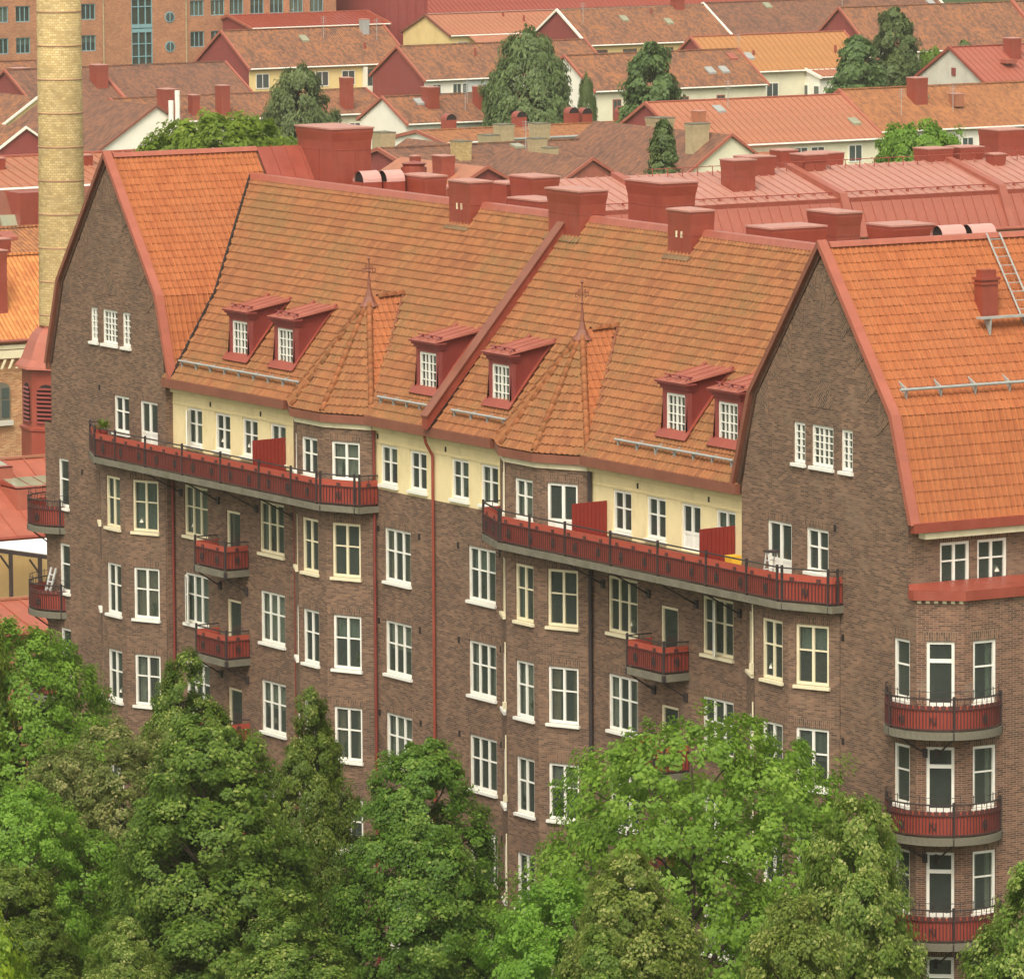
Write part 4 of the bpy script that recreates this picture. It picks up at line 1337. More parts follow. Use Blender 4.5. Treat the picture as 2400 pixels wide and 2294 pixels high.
for y in (8.6, 9.5):
    h = MB()
    # half-round hoods lying along the depth of the roof, mouths to the front left
    x, z, r, ln = -20.4, 28.35, .42, 2.0
    xx = x + (y - 8.6) * .25
    for k in range(10):
        a0 = math.pi * k / 10; a1 = math.pi * (k + 1) / 10
        q = [(xx + r * math.cos(a0), y - .3, z + r * math.sin(a0)), (xx + r * math.cos(a1), y - .3 , z + r * math.sin(a1)), (xx + r * math.cos(a1), y + .5, z + r * math.sin(a1)), (xx + r * math.cos(a0), y + .5, z + r * math.sin(a0))]
        h.poly(q)
    h.poly([(xx + r * .98 * math.cos(math.pi * k / 10), y - .2, z + r * .98 * math.sin(math.pi * k / 10)) for k in range(11)], 1)
    h.box(xx - r, xx + r, y - .3, y + .5, z - 1.5, z - .01, 2)
    h.build('vent_hood', ['hood', 'near_black', 'met_red'], B)
for k, (x, y) in enumerate(((11.9, 13.2), (12.1, 14.3))):
    h = MB(); r, z = .38, 28.25
    for j in range(10):
        a0 = math.pi * j / 10; a1 = math.pi * (j + 1) / 10
        h.poly([(x + r * math.cos(a0), y - .4, z + r * math.sin(a0)), (x + r * math.cos(a1), y - .4, z + r * math.sin(a1)), (x + r * math.cos(a1), y + .6, z + r * math.sin(a1)), (x + r * math.cos(a0), y + .6, z + r * math.sin(a0))])
    h.poly([(x + r * .98 * math.cos(math.pi * j / 10), y - .3, z + r * .98 * math.sin(math.pi * j / 10)) for j in range(11)], 1)
    h.box(x - r, x + r, y - .4, y + .6, z - 2.0, z - .01, 2)
    h.build('vent_hood', ['hood', 'near_black', 'met_red'], B)
h = MB(); h.lathe((-21.2, 11.2), [(.45, 25.5), (.45, 28.35), (.5, 28.4), (.5, 28.75), (.42, 28.75), (.42, 28.82), (.5, 28.9), (.1, 28.98)], 14)
h.build('vent_cowl', 'met_red', B)

# downpipes, vents
def pipe(x, y, z0, z1, mat, r=.055):
    g = MB(); g.tube((x, y, z0), (x, y, z1), r, None, 8); g.build('downpipe', mat, B)
pipe(-.25, -.10, .2, 20.4, 'met_red'); pipe(10.33, -.12, .2, 20.9, 'iron', .07); pipe(-4.38, -.12, .2, 20.9, 'met_deep', .05)
pipe(-10.3, -.12, .2, 18.0, 'met_deep', .045); pipe(-19.82, -.1, .2, 18, 'met_deep', .05)
g = MB(); g.path([(-.25, -.42, 21.1), (-.25, -.36, 20.85), (-.25, -.10, 20.4)], .055, 8); g.build('downpipe', 'met_red', B)
for x in (6.22, 21.98):
    for z1 in (18.0 if abs(x) > 20 else 20.9, 16.9 - 2.2, 13.5 - 2.2 + .2, 10.1 - 2.0):
        g = MB(); ln = 2.1
        y = -1.02 if abs(x) < 20 else -1.13
        g.tube((x, y, z1), (x, y, z1 - ln), .026, None, 6)
        g.obox((x - .06, y - .09, z1 - ln - .2), (.12, 0, 0), (0, .1, 0), (0, 0, .25))
        g.build('rain_spout', 'cream', B)
g = MB()
for x in (-1.4, 1.32, -4.67 + .35, 4.9 - .7):
    for zt in ROWS[:4]:
        g.box(x - .07, x + .07, -.012, .05, zt - .20, zt + .02)
g.build('wall_vent', 'near_black', B, kind='stuff')
g = MB()
for x, z in ((25.5, 20.62), (-25.33, 20.6), (25.95, 17.2), (25.95, 13.9), (-26.9, 17.2)):
    g.box(x - .07, x + .07, GY - .012, GY + .05, z - .12, z + .1)
for x in (-16.9, -13.0, .5, 13.2, 17.6, -4.3, 4.3):
    g.box(x - .05, x + .05, -.012, .05, 20.60, 20.78)
g.build('wall_vent', 'near_black', B, kind='stuff')

# ------------------------------------------------------------------ balconies
def railing(par, pts, zf, posts, top=1.12, board=.92, emb=True, bstep=.125, double=()):
    """pts: polyline of (x, y); red boards behind iron balusters"""
    P = [Vector((*p, 0)) for p in pts]
    bd = MB(); bal = MB(); rl = MB(); em = MB(); mr_ = MB(); lr_ = MB(); cl = MB(); tb = MB()
    for a, b in zip(P[:-1], P[1:]):
        t = (b - a); ln = t.length
        if ln < .01: continue
        t.normalize(); n = t.cross(UP)
        bd.obox(a + UP * (zf + .06) - n * .035, t * ln, n * .018, UP * .64)
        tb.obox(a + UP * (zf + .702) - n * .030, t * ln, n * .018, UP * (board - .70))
        for z, th, mm in ((zf + .07, .035, lr_), (zf + .68, .035, mr_)):
            mm.obox(a + UP * z, t * ln, n * .035, UP * th)
        rl.obox(a + UP * (zf + top - .04) - n * .02, t * ln, n * .055, UP * .04)
        k = max(1, int(ln / bstep))
        for i in range(k + 1):
            q = a + t * (ln * i / k)
            bal.obox(q + UP * (zf + .10) - t * .017 + n * .002, t * .028, n * .022, UP * .58)
        k = max(1, int(ln / 1.0))
        for i in range(k):
            q = a + t * (ln * (i + .5) / k)
            cl.obox(q - t * .075 + UP * (zf + .70) + n * .004, t * .15, n * .025, UP * .13)
            if ln < 1.0: cl.tube(q + UP * (zf + .8), q + UP * (zf + top), .014)
        if emb and ln > .9:
            k = max(1, int(round(ln / 1.45)))
            for i in range(k):
                q = a + t * (ln * (i + .5) / k) + n * .034
                z = zf + .38
                for u0, v0, u1, v1 in ((-.09, -.13, -.09, .13), (.09, -.13, .09, .13), (-.09, .13, .09, -.13), (-.09, 0, .09, 0), (0, .2, 0, -.2)):
                    em.tube(q + t * u0 + UP * (z + v0), q + t * u1 + UP * (z + v1), .016, None, 4)
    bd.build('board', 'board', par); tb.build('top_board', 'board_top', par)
    bal.build('balusters', 'iron_red', par, kind='stuff')
    rl.build('handrail', 'iron', par); mr_.build('mid_rail', 'iron_red', par); lr_.build('bottom_rail', 'iron_red', par)
    cl.build('rail_clips', 'iron_red', par, kind='stuff')
    if em.v: em.build('emblem', 'iron', par, kind='stuff')
    for x, y in posts:
        g = MB()
        g.box(x - .034, x + .034, y - .034, y + .034, zf - .28, zf + top + .06)
        g.box(x - .055, x + .055, y - .055, y + .055, zf - .24, zf - .02)
        g.build('post', 'iron', par)

def slab(par_name, poly, zf, th=.22):
    g = MB(); g.prism([(x, y, zf - th) for x, y in poly], (0, 0, th))
    # uneven drip edge below
    return g.build(par_name, 'concrete', B)

def strut(par, a, b):
    g = MB(); g.tube(a, b, .03, None, 6)
    b = Vector(b)
    g.box(b.x - .10, b.x + .10, b.y - .06, b.y + .02, b.z - .12, b.z + .16)
    g.build('bracket', 'iron', par)

ZF = 18.2
polyL = [(-25.35, -.3), (-25.35, -.78), (-23.45, -1.56), (-6.0, -1.56), (-4.25, -.80), (-4.25, 0.0), (-19.8, 0.0), (-19.8, -.3)]
bl = slab('balcony', polyL, ZF)
bl['label'] = 'long balcony from the far gable to the left bay'
inset = [(-25.3, -.32), (-25.3, -.74), (-23.42, -1.50), (-6.02, -1.50), (-4.31, -.76), (-4.31, -.02)]
railing(bl, inset, ZF, [(-25.3, -.74), (-23.42, -1.5), (-21.75, -1.5), (-19.3, -1.5), (-16.35, -1.5), (-13.35, -1.5), (-10.4, -1.5), (-8.0, -1.5), (-6.1, -1.5), (-5.9, -1.46), (-4.5, -.85), (-4.31, -.76)])
for x in (-19.3, -16.35, -13.35, -10.6):
    strut(bl, (x, -1.45, ZF - .24), (x, -.02 if x > -19.5 else -.32, ZF - 1.05))
polyR = [(4.3, 0.0), (4.3, -.80), (6.6, -1.56), (24.1, -1.56), (26.0, -.74), (26.0, -.3), (20.0, -.3), (20.0, 0.0)]
br_ = slab('balcony', polyR, ZF)
br_['label'] = 'long balcony from the right bay to the near gable'
railing(br_, [(4.36, -.02), (4.36, -.76), (6.62, -1.5), (24.08, -1.5), (25.94, -.70), (25.94, -.32)], ZF, [(4.36, -.76), (6.66, -1.5), (6.80, -1.5), (8.7, -1.5), (11.0, -1.5), (13.9, -1.5), (16.85, -1.5), (19.8, -1.5), (22.2, -1.5), (24.0, -1.5), (24.2, -1.45), (25.8, -.76), (25.94, -.5)])
for x in (11.0, 13.9, 16.85, 19.5):
    strut(br_, (x, -1.45, ZF - .24), (x, -.02, ZF - 1.05))
# privacy screens
for par, x in ((bl, -11.1), (br_, 11.25), (br_, 19.2)):
    g = MB()
    n_ = 9
    for k in range(n_):
        y0_, y1_ = -1.38 + k * 1.36 / n_, -1.38 + (k + 1) * 1.36 / n_ - .012
        g.prism([(x, y0_, ZF + .05), (x, y1_, ZF + .05), (x, y1_, 19.98 + (y1_ + 1.38) * .02), (x, y0_, 19.98 + (y0_ + 1.38) * .02)], (.04, 0, 0))
    g.build('privacy_screen', 'screen', par)
# small balconies
for x0, x1 in ((-16.45, -14.0), (14.02, 16.4)):
    for k in range(4):
        zf = 14.84 - 3.3 * k
        s_ = slab('balcony', [(x0, 0), (x0, -1.02), (x1, -1.02), (x1, 0)], zf, .24)
        railing(s_, [(x0 + .05, -.02), (x0 + .05, -.97), (x1 - .05, -.97), (x1 - .05, -.02)], zf, [(x0 + .05, -.97), (x1 - .05, -.97)], 1.06, .90, True)
        for x in (x0 + .2, x1 - .2):
            strut(s_, (x, -.95, zf - .25), (x, -.02, zf - .85))
# round corner balconies
def round_balcony(cx, sgn, zf):
    a0, a1 = R(-141.6), R(52.7)
    pts = []
    for i in range(29):
        a = a0 + (a1 - a0) * i / 28
        pts.append((cx + sgn * 1.85 * math.cos(a), .85 + 1.85 * math.sin(a)))
    inner = [(sgn * 30.9, 2.3), (sgn * 30.9, .9), (sgn * 30.0, -.25), (sgn * 28.4, -.25)]
    poly = pts + inner
    g = MB(); g.prism([(x, y, zf - .24) for x, y in poly], (0, 0, .24))
    o = g.build('balcony', 'concrete', B)
    rp_ = [(cx + (x - cx) * .97, .85 + (y - .85) * .97) for x, y in pts]
    if sgn < 0: rp_ = rp_[::-1]
    railing(o, rp_, zf, [rp_[6], rp_[17], rp_[27], rp_[1]], 1.05, .80, False, .105)
    em = MB()
    for i in (9, 14, 22):
        x, y = rp_[i]; x2, y2 = rp_[i + 1]
        t = Vector((x2 - x, y2 - y, 0)).normalized(); n = t.cross(UP); q = Vector((x, y, 0)) + n * .04
        z = zf + .36
        for u0, v0, u1, v1 in ((-.09, -.12, -.09, .12), (.09, -.12, .09, .12), (-.09, .12, .09, -.12), (0, .18, 0, -.18)):
            em.tube(q + t * u0 + UP * (z + v0), q + t * u1 + UP * (z + v1), .016, None, 4)
    em.build('emblem', 'iron', o, kind='stuff')
    tr = MB()
    P2 = [Vector((x, y, zf + 1.25)) for x, y in rp_]
    tr.path(P2, .012, 4)
    for p in P2[::2]:
        tr.tube(p - UP * .3, p + UP * .06, .012, None, 4)
    tr.build('wire_rail', 'iron', o)
    for i in (8, 17):
        x, y = pts[i]
        vx = Vector((sgn * 30.3 - x, .15 - y, 0)).normalized()
        b = Vector((x, y, zf - .25)) + vx * .1
        e = b + vx * .85 - UP * .55
        strut(o, b, e)
    return o
for k in range(4):
    round_balcony(29.85, 1, 14.87 - 3.3 * k)
    if k < 3: round_balcony(-29.85, -1, 14.87 - 3.3 * k)

# small things on the balconies
st = thing('step_ladder', 'white aluminium step ladder standing on the long balcony of the near gable', 'ladder', (22.9, -1.0, ZF))
g = MB()
for y in (-1.18, -.82):
    g.tube((22.55, y, ZF), (22.85, y * .9 - .1, ZF + 1.42), .025); g.tube((23.3, y, ZF), (22.95, y * .9 - .1, ZF + 1.42), .022)
for k in range(1, 5):
    f_ = k / 5
    g.box(22.55 + .3 * f_ - .03, 22.55 + .3 * f_ + .05, -1.16, -.84, ZF + 1.42 * f_, ZF + 1.42 * f_ + .025)
g.build('frame', 'alu', st)
g = MB(); g.box(22.72, 23.08, -1.2, -.8, ZF + 1.42, ZF + 1.47); g.build('top_step', 'iron', st)
g = MB(); g.prism([(20.55, -1.2, ZF), (20.55, -.9, ZF), (20.5, -.86, ZF + 1.08), (20.5, -1.24, ZF + 1.08)], (.4, 0, 0))
tag(g.build('plastic_tub', 'yellow'), 'small yellow tub behind the railing of the near long balcony', 'tub')
st = thing('folding_ladder', 'pale folding ladder leaning on the lower round balcony at the far corner', 'ladder', (-29.6, -.7, 11.57))
g = MB()
for dx in (0, .38):
    g.tube((-29.75 + dx, -.72, 11.6), (-29.35 + dx, -.45, 13.25), .045)
g.build('stile', 'alu', st)
for k in range(1, 6):
    f_ = k / 6
    g = MB(); g.tube((-29.75 + .4 * f_, -.72 + .27 * f_, 11.6 + 1.65 * f_), (-29.37 + .4 * f_, -.72 + .27 * f_, 11.6 + 1.65 * f_), .03); g.build('rung', 'alu', st)

pp = thing('potted_plant', 'light green potted plant at the far end of the left long balcony', 'plant', (-23.1, -1.3, ZF))
g = MB(); g.lathe((-23.1, -1.3), [(.12, ZF), (.17, ZF + .95), (.19, ZF + .96), (.19, ZF + 1.04), (.14, ZF + 1.04)], 12); g.build('pot', 'screen', pp)
g = MB()
for k in range(90):
    a = random.uniform(0, 6.28); e = random.uniform(.2, 1.3); ln = random.uniform(.25, .6)
    d = Vector((math.cos(a) * math.cos(e), math.sin(a) * math.cos(e), math.sin(e)))
    p0 = Vector((-23.1, -1.3, ZF + 1.02)); p1 = p0 + d * ln; sd = d.cross(UP).normalized() * .035
    g.poly([p0 + d * ln * .4, p0 + d * ln * .7 + sd, p1, p0 + d * ln * .7 - sd])
g.build('leaves', 'acid', pp, kind='stuff')
# ------------------------------------------------------------------ houses behind
def far_windows(par, X, ys, z0, z1, w, style='2', fm='white'):
    """windows on a wall facing +X at X; ys = centres along Y"""
    for y in ys:
        g = MB()
        g.box(X - .02, X + .06, y - w / 2, y + w / 2, z0, z1)
        o = g.build('window', fm, par)
        n = int(style); ww = (w - .16 - .08 * (n - 1)) / n
        for i in range(n):
            yy = y - w / 2 + .08 + i * (ww + .08)
            q = MB(); q.box(X + .062, X + .07, yy, yy + ww, z0 + .10, z1 - .08); q.build('pane', 'glass_far', o)

def metal_panels(par, e0, e1, r0, r1, mat, step=.62):
    """standing seam sheets between eave edge e0-e1 and ridge edge r0-r1, one object per sheet"""
    e0, e1, r0, r1 = map(Vector, (e0, e1, r0, r1))
    n = max(1, int((e1 - e0).length / step))
    me = None
    a = e0; b = e0 + (e1 - e0) / n; c = r0 + (r1 - r0) / n; d = r0
    t = (e1 - e0).normalized(); nn = t.cross((r0 - e0).normalized())
    if nn.z < 0: nn = -nn
    g = MB()
    g.poly([a, b, c, d] if (b - a).cross(d - a).z > 0 else [d, c, b, a])
    for s_, v in ((0, 1), ):
        g.obox(a + nn * .002, t * .05, (d - a), nn * .06)
    V = np.array(g.v) - np.array(a)
    me = bpy.data.meshes.new('roof_panel'); me.from_pydata(V.tolist(), [], g.f); me.materials.append(M[mat]); me.update(); set_uv(me)
    for k in range(n):
        o = bpy.data.objects.new('roof_panel', me)
        put(o, par, e0 + (e1 - e0) * (k / n))

HOUSES = []
def house_y(name, label, xe, half, y0, y1, ze, zr, roof='far_brown', wallm='wall_cream', gable=None, metal=None, verge='met_verge', over=.35, group=None, both=True):
    """ridge along Y; eave side faces +X, gable end faces -Y"""
    xr = xe - half; xw = xe - 2 * half
    h = thing(name, label, 'house', (xr, (y0 + y1) / 2, 0), group)
    g = MB()
    x0, x1 = xw + over, xe - over
    zo = ze + (zr - ze) * over / half
    wall(g, (x1, 0), (0, 1), y0, y1, 0, zo)
    g.build('wall', wallm, h); g = MB()
    wall(g, (x0, 0), (0, -1), -y1, -y0, 0, zo)
    g.build('wall', wallm, h)
    gm = gable or wallm
    g = MB()
    wall(g, (0, y0 + .02), (1, 0), 0, 0, 0, 0, (), prof=[(0, x0, x1), (zo, x0, x1), (zr - .05, xr - .02, xr + .02)])
    g.build('gable', gm, h); g = MB()
    wall(g, (0, y1 - .02), (-1, 0), 0, 0, 0, 0, (), prof=[(0, -x1, -x0), (zo, -x1, -x0), (zr - .05, -xr - .02, -xr + .02)])
    g.build('gable', gm, h)
    g = MB()
    g.prism([(xe, y0 - .12, ze), (xr, y0 - .12, zr), (xw, y0 - .12, ze), (xw, y0 - .12, ze - .14), (xr, y0 - .12, zr - .16), (xe, y0 - .12, ze - .14)], (0, y1 - y0 + .24, 0))
    rf = g.build('roof', metal or roof, h)
    if metal:
        metal_panels(rf, (xe, y0 - .1, ze + .02), (xe, y1 + .1, ze + .02), (xr, y0 - .1, zr + .02), (xr, y1 + .1, zr + .02), metal)
    for yy in (y0 - .22, y1 + .02):
        g = MB(); g.prism([(xe + .06, yy, ze + .10), (xr, yy, zr + .14), (xw - .06, yy, ze + .10), (xw - .06, yy, ze - .15), (xr, yy, zr - .14), (xe + .06, yy, ze - .15)], (0, .2, 0)); g.build('verge', verge, rf)
    g = MB(); g.box(xr - .12, xr + .12, y0, y1, zr + .02, zr + .12); g.build('ridge_cap', verge if metal else roof, rf)
    g = MB(); g.tube((xe + .05, y0, ze - .02), (xe + .05, y1, ze - .02), .08, None, 6); g.build('gutter', verge if name in ('low_building', 'brick_house') else ('white' if wallm != 'wall_grey' else 'met_pink'), h)
    HOUSES.append((h, rf, xe, over, half, y0, y1, ze, zr))
    return h, rf

def house_x(name, label, x1, x0, yr, half, ze, zr, roof='far_brown', wallm='wall_white', verge='met_verge', over=.2, metal=None, group=None):
    """ridge along X; gable end faces +X, roof slope faces -Y"""
    ya, yb = yr - half, yr + half
    h = thing(name, label, 'house', ((x0 + x1) / 2, yr, 0), group)
    g = MB()
    zo = ze + (zr - ze) * over / half
    wall(g, (0, ya + over), (1, 0), x0, x1 - .03, 0, zo)
    wall(g, (0, yb - over), (-1, 0), -x1 + .03, -x0, 0, zo)
    wall(g, (x1, 0), (0, 1), 0, 0, 0, 0, (), prof=[(0, ya + over, yb - over), (zo, ya + over, yb - over), (zr - .03, yr - .02, yr + .02)])
    g.build('wall', wallm, h)
    g = MB()
    g.prism([(x0, ya, ze), (x0, yr, zr), (x0, yb, ze), (x0, yb, ze - .12), (x0, yr, zr - .14), (x0, ya, ze - .12)], (x1 - x0 + .1, 0, 0))
    rf = g.build('roof', metal or roof, h)
    g = MB()
    g.prism([(x1 + .1, ya - .04, ze + .08), (x1 + .1, yr, zr + .11), (x1 + .1, yb + .04, ze + .08), (x1 + .1, yb + .04, ze - .12), (x1 + .1, yr, zr - .12), (x1 + .1, ya - .04, ze - .12)], (.16, 0, 0))
    g.build('verge', verge, rf)
    return h, rf

def stack(par, x, y, w, d, z0, z1, mat='met_red', flare=.05, capm=None):
    return chimney(par, x, y, w, d, z0, z1, mat, flare, capm)

def cowl(par, x, y, z0, z1, w=.9):
    """brick-red stack with a half-round sheet hood on top"""
    g = MB()
    g.box(x - w / 2, x + w / 2, y - w / 2, y + w / 2, z0, z1 - w * .5)
    for k in range(8):
        a0, a1 = math.pi * k / 8, math.pi * (k + 1) / 8
        r = w * .52; z = z1 - w * .5
        g.poly([(x + w / 2, y + r * math.cos(a0), z + r * math.sin(a0)), (x + w / 2, y + r * math.cos(a1), z + r * math.sin(a1)), (x - w / 2, y + r * math.cos(a1), z + r * math.sin(a1)), (x - w / 2, y + r * math.cos(a0), z + r * math.sin(a0))])
    g.poly([(x + w / 2 - .05, y + w * .5 * math.cos(math.pi * k / 8), z1 - w * .5 + w * .5 * math.sin(math.pi * k / 8)) for k in range(9)], 1)
    g.build('chimney', ['met_red', 'near_black'], par)

# far row: brick office block with teal windows
of = thing('office_building', 'large orange brick office block with teal framed windows far behind the tall chimney', 'building', (-456, 222, 0))
g = MB()
cols = [204.1, 206.75, 209.3, 214.8, 228.3, 230.9, 233.3, 235.9, 238.4, 240.9, 243.5, 201.5, 199.0]
ops = []
for y in cols:
    for z0, z1 in ((11.2, 12.95), (7.75, 9.5), (14.6, 16.4)):
        ops.append((y - .88, y + .88, z0, z1))
ops.append((220.1, 222.7, 5.9, 17.0))
wall(g, (-450, 0), (0, 1), 190, 246, 0, 18, ops, 0.3)
wall(g, (0, 190), (1, 0), -470, -450, 0, 18)
wall(g, (0, 246), (-1, 0), 450, 470, 0, 18)
g.build('wall', 'brick_office', of)
g = MB(); g.box(-470, -449.8, 189.8, 246.2, 18.01, 18.5); g.build('roof', 'met_red', of)
g = MB(); g.poly([(-451.2, 190, 0), (-451.2, 246, 0), (-451.2, 246, 18), (-451.2, 190, 18)]); g.build('room_interior', 'room', of)
for a, b, z0, z1 in ops[:-1]:
    window(of, (-450, 0), (0, 1), a, b, z0, z1, '3', 'teal', False, random.choice(['', 'full', 'half']), bar=.0001, rec=.12)
g = MB()
for i in range(4):
    y = 220.1 + i * 2.6 / 3.0
    g.box(-450.2, -450.02, min(y, 222.62), min(y, 222.62) + .1, 5.9, 17)
for z in (5.9, 6.9, 8.3, 9.6, 10.0, 12.4, 13.2, 14.6, 16.2):
    g.box(-450.17, -450.03, 220.1, 222.7, z, z + (.9 if z in (6.0, 9.6, 13.2) else .1))
sg = g.build('stair_window', 'teal', of)
pane(sg, (-450.2, 221.4, 5.9), (0, 1), 2.6, 11.1)
for z in (7.92, 11.2, 14.5):
    g = MB(); n_ = 20
    ring = [(-449.93, 224.86 + .62 * math.cos(2 * math.pi * k / n_), z + .62 * math.sin(2 * math.pi * k / n_)) for k in range(n_)]
    g.prism(ring, (-.2, 0, 0)); ro = g.build('round_window', 'teal', of)
    g = MB(); ring = [(-449.91, 224.86 + .5 * math.cos(2 * math.pi * k / n_), z + .5 * math.sin(2 * math.pi * k / n_)) for k in range(n_)]
    g.prism(ring, (-.02, 0, 0)); g.build('pane', 'glass_far', ro)
    g = MB(); g.box(-449.90, -449.86, 224.81, 224.91, z - .5, z + .5); g.build('glazing_bar', 'teal', ro)
for y in (216.6, 226.9):
    g = MB(); g.tube((-449.9, y, 0), (-449.9, y, 18), .09); g.build('downpipe', 'stone', of)

h, rf = house_y('low_hall', 'low dark red roofed hall joined to the office block', -443, 5.5, 231.5, 249, 10.0, 11.2, 'met_red', 'wood_red', 'wood_red', 'met_red')
g = thing('red_shed', 'tall plain red clad block beside the office hall', 'building', (-450, 252, 0))
q = MB(); wall(q, (-445, 0), (0, 1), 249.6, 255, 0, 15); wall(q, (0, 249.6), (1, 0), -460, -445, 0, 15); q.box(-460, -445.2, 249.8, 254.8, 14.8, 15); q.build('wall', 'wood_red', g)
for k in range(5):
    q = MB(); q.box(-445, -444.93, 250 + k * 1.15, 250.08 + k * 1.15, 0, 15); q.build('cladding_batten', 'wood_red', g)
h, rf = house_y('long_red_roof', 'long red sheet metal roof along the top of the town', -468, 8, 262, 330, 9.5, 13.6, 'met_red', 'wood_red', 'wood_red', 'met_red')

# rows of town houses
h, rf = house_y('town_house', 'cream yellow house with red clad gable and a white balcony box', -373.5, 5.9, 193.8, 212.1, 10, 13.5, 'far_brown', 'wall_yellow', 'wood_red')
far_windows(h, -373.85, (195.3, 198.6, 202.0, 205.0, 210.5), 8.0, 9.5, 1.5); far_windows(h, -373.85, (196, 203.5, 206.0, 210.3), 5.0, 6.4, 1.4)
g = MB(); g.box(-373.8, -372.9, 206.6, 209.3, 6.6, 7.9); g.box(-373.8, -372.9, 206.6, 206.7, 7.9, 9.8); g.box(-373.8, -372.9, 209.2, 209.3, 7.9, 9.8); bo = g.build('balcony_box', 'wall_white', h)
g = MB(); g.box(-373.3, -373.2, 206.7, 209.2, 7.9, 9.6); g.build('pane', 'glass_far', bo)
stack(rf, -381, 198, 1.0, .8, 10, 13.0); stack(rf, -378.5, 209.5, .8, .7, 12, 14.2, 'zinc')
q = MB(); q.box(-380.6, -379.8, 195.2, 196.2, 11, 13.2); q.build('gable_vent', 'wood_red', h)

h, rf = house_y('town_house', 'brown tiled house with a red party wall left of the cream yellow house', -365.5, 6.0, 166, 189.8, 8, 10.95, 'far_dark', 'wall_cream', 'wood_red')
stack(rf, -368.5, 174.5, 1.6, 1.2, 8.8, 11.3)
q = MB(); q.prism([(-365.4, 175.6, 8.25), (-371.5, 175.6, 11.2), (-371.5, 175.6, 10.9), (-365.4, 175.6, 7.95)], (0, .35, 0)); q.build('fire_wall', 'met_verge', rf)
h, rf = house_y('town_house', 'brown tiled house with two red stacks at the left edge behind the tall chimney', -391.2, 6, 165, 183.0, 7, 10.2, 'far_brown', 'wall_cream', 'wood_red')
stack(rf, -390.5, 176.9, 2.0, 1.6, 7.2, 9.9); stack(rf, -388, 177.9, 1.6, 1.3, 6.5, 8.8); stack(rf, -396.5, 175.6, 1.4, 1.2, 9.0, 11.5)
h, rf = house_y('town_house', 'patchy brown and orange tiled roof in front of the cream yellow house', -320.4, 5.5, 154, 179.9, 9, 10.9, 'far_brown', 'wall_cream', 'wall_white')
stack(rf, -322.5, 157.9, 1.7, 1.2, 9, 11.8); stack(rf, -322, 160.3, .9, .7, 9, 11.2); stack(rf, -322, 163.2, 1.1, .9, 9, 11.95); stack(rf, -322, 175.9, 1.0, .9, 9, 12.2)
h, rf = house_y('town_house', 'long brown tiled house with white wall behind the big birch', -361.1, 5.5, 206.6, 228, 9, 12.1, 'far_brown', 'wall_white', 'wood_red')
far_windows(h, -361.45, (208, 210.3, 211.4, 213, 214.4, 216, 219), 7.2, 8.6, 1.0); 
q = MB(); q.box(-361.5, -361.3, 211.5, 217.5, 6.6, 8.8); q.build('glazed_gallery', 'wall_blue', h)
h, rf = house_y('town_house', 'orange sheet metal roofed house with yellow end wall near the top edge', -432.4, 5.5, 250.7, 267.7, 9, 11.1, 'met_orange', 'wall_yellow', 'wall_yellow', 'met_orange', 'met_brown')
q = MB(); q.prism([(-432.3, 253, 8.9), (-430.5, 253, 8.2), (-430.5, 253, 8.1), (-432.3, 253, 8.75)], (0, 7.5, 0)); q.build('porch_roof', 'met_orange', h)
far_windows(h, -432.75, (252.4, 262, 264), 6.9, 8.3, 1.2, '2', 'wall_blue')
h, rf = house_y('town_house', 'large brown tiled house with deep red clad gable above the conifer', -389.9, 6.3, 242.8, 260.9, 10, 13.5, 'far_brown', 'wall_yellow', 'wood_red', None, 'wall_white')
far_windows(h, -390.25, (244.4, 248, 252.5, 256.5, 259.5), 7.9, 9.5, 1.7, '3', 'met_brown'); stack(rf, -396, 257.5, 1.2, 1.0, 12, 14.4)
h, rf = house_y('town_house', 'grey brown tiled house with a white verge along the top right edge', -398.3, 5.9, 266.0, 296, 10, 13.2, 'far_dark', 'wall_yellow', 'wall_yellow', None, 'wall_white')
h, rf = house_y('town_house', 'brown tiled house with cream wall between the birch and the conifer', -321.7, 5.4, 202.1, 221, 10, 13.1, 'far_brown', 'wall_cream', 'wall_white')
far_windows(h, -322.05, (204.6, 207, 209.5, 212, 216), 7.3, 9.2, .9, '2', 'met_pink'); stack(rf, -325.3, 209.5, .9, .8, 11.6, 12.9, 'met_pink')
h, rf = house_y('town_house', 'brown tiled house with white bargeboards and two tall red stacks', -305.1, 4.5, 172.7, 190, 9, 11.2, 'far_brown', 'wall_white', 'wall_white', None, 'met_verge')
stack(rf, -308, 176.6, 1.3, 1.1, 9.7, 12.0); stack(rf, -307.5, 181.4, 1.1, .9, 9.3, 11.9)
h, rf = house_y('town_house', 'low orange tiled row with beige chimneys in the middle of the town', -269.7, 4.5, 156, 178, 10, 10.75, 'far_orange', 'wall_cream', 'wall_white')
for x, y, w, d, z0, z1 in ((-266, 159.4, 1.3, 1.2, 8.5, 11.6), (-266.5, 158.4, 1.7, 1.3, 8.5, 10.75), (-268, 164.0, 1.4, 1.2, 9, 11.4)):
    stack(rf, x, y, w, d, z0, z1, 'stone', .08, 'concrete')
for x, y, z1 in ((-275, 159.4, 12.0), (-274.5, 165.9, 12.0), (-275, 171.3, 12.1), (-275, 172.6, 12.0), (-275, 176.3, 12.0)):
    cowl(rf, x, y, 9.5, z1, .95)
q = MB(); q.tube((-269.5, 160, 10.1), (-269.5, 178, 10.1), .10); q.build('snow_rail', 'zinc', rf)
h, rf = house_y('town_house', 'wide brown tiled roof with a red party wall below the beige chimneys', -213.4, 7, 122, 146.5, 12, 13.7, 'far_dark', 'wall_cream', 'wood_red')
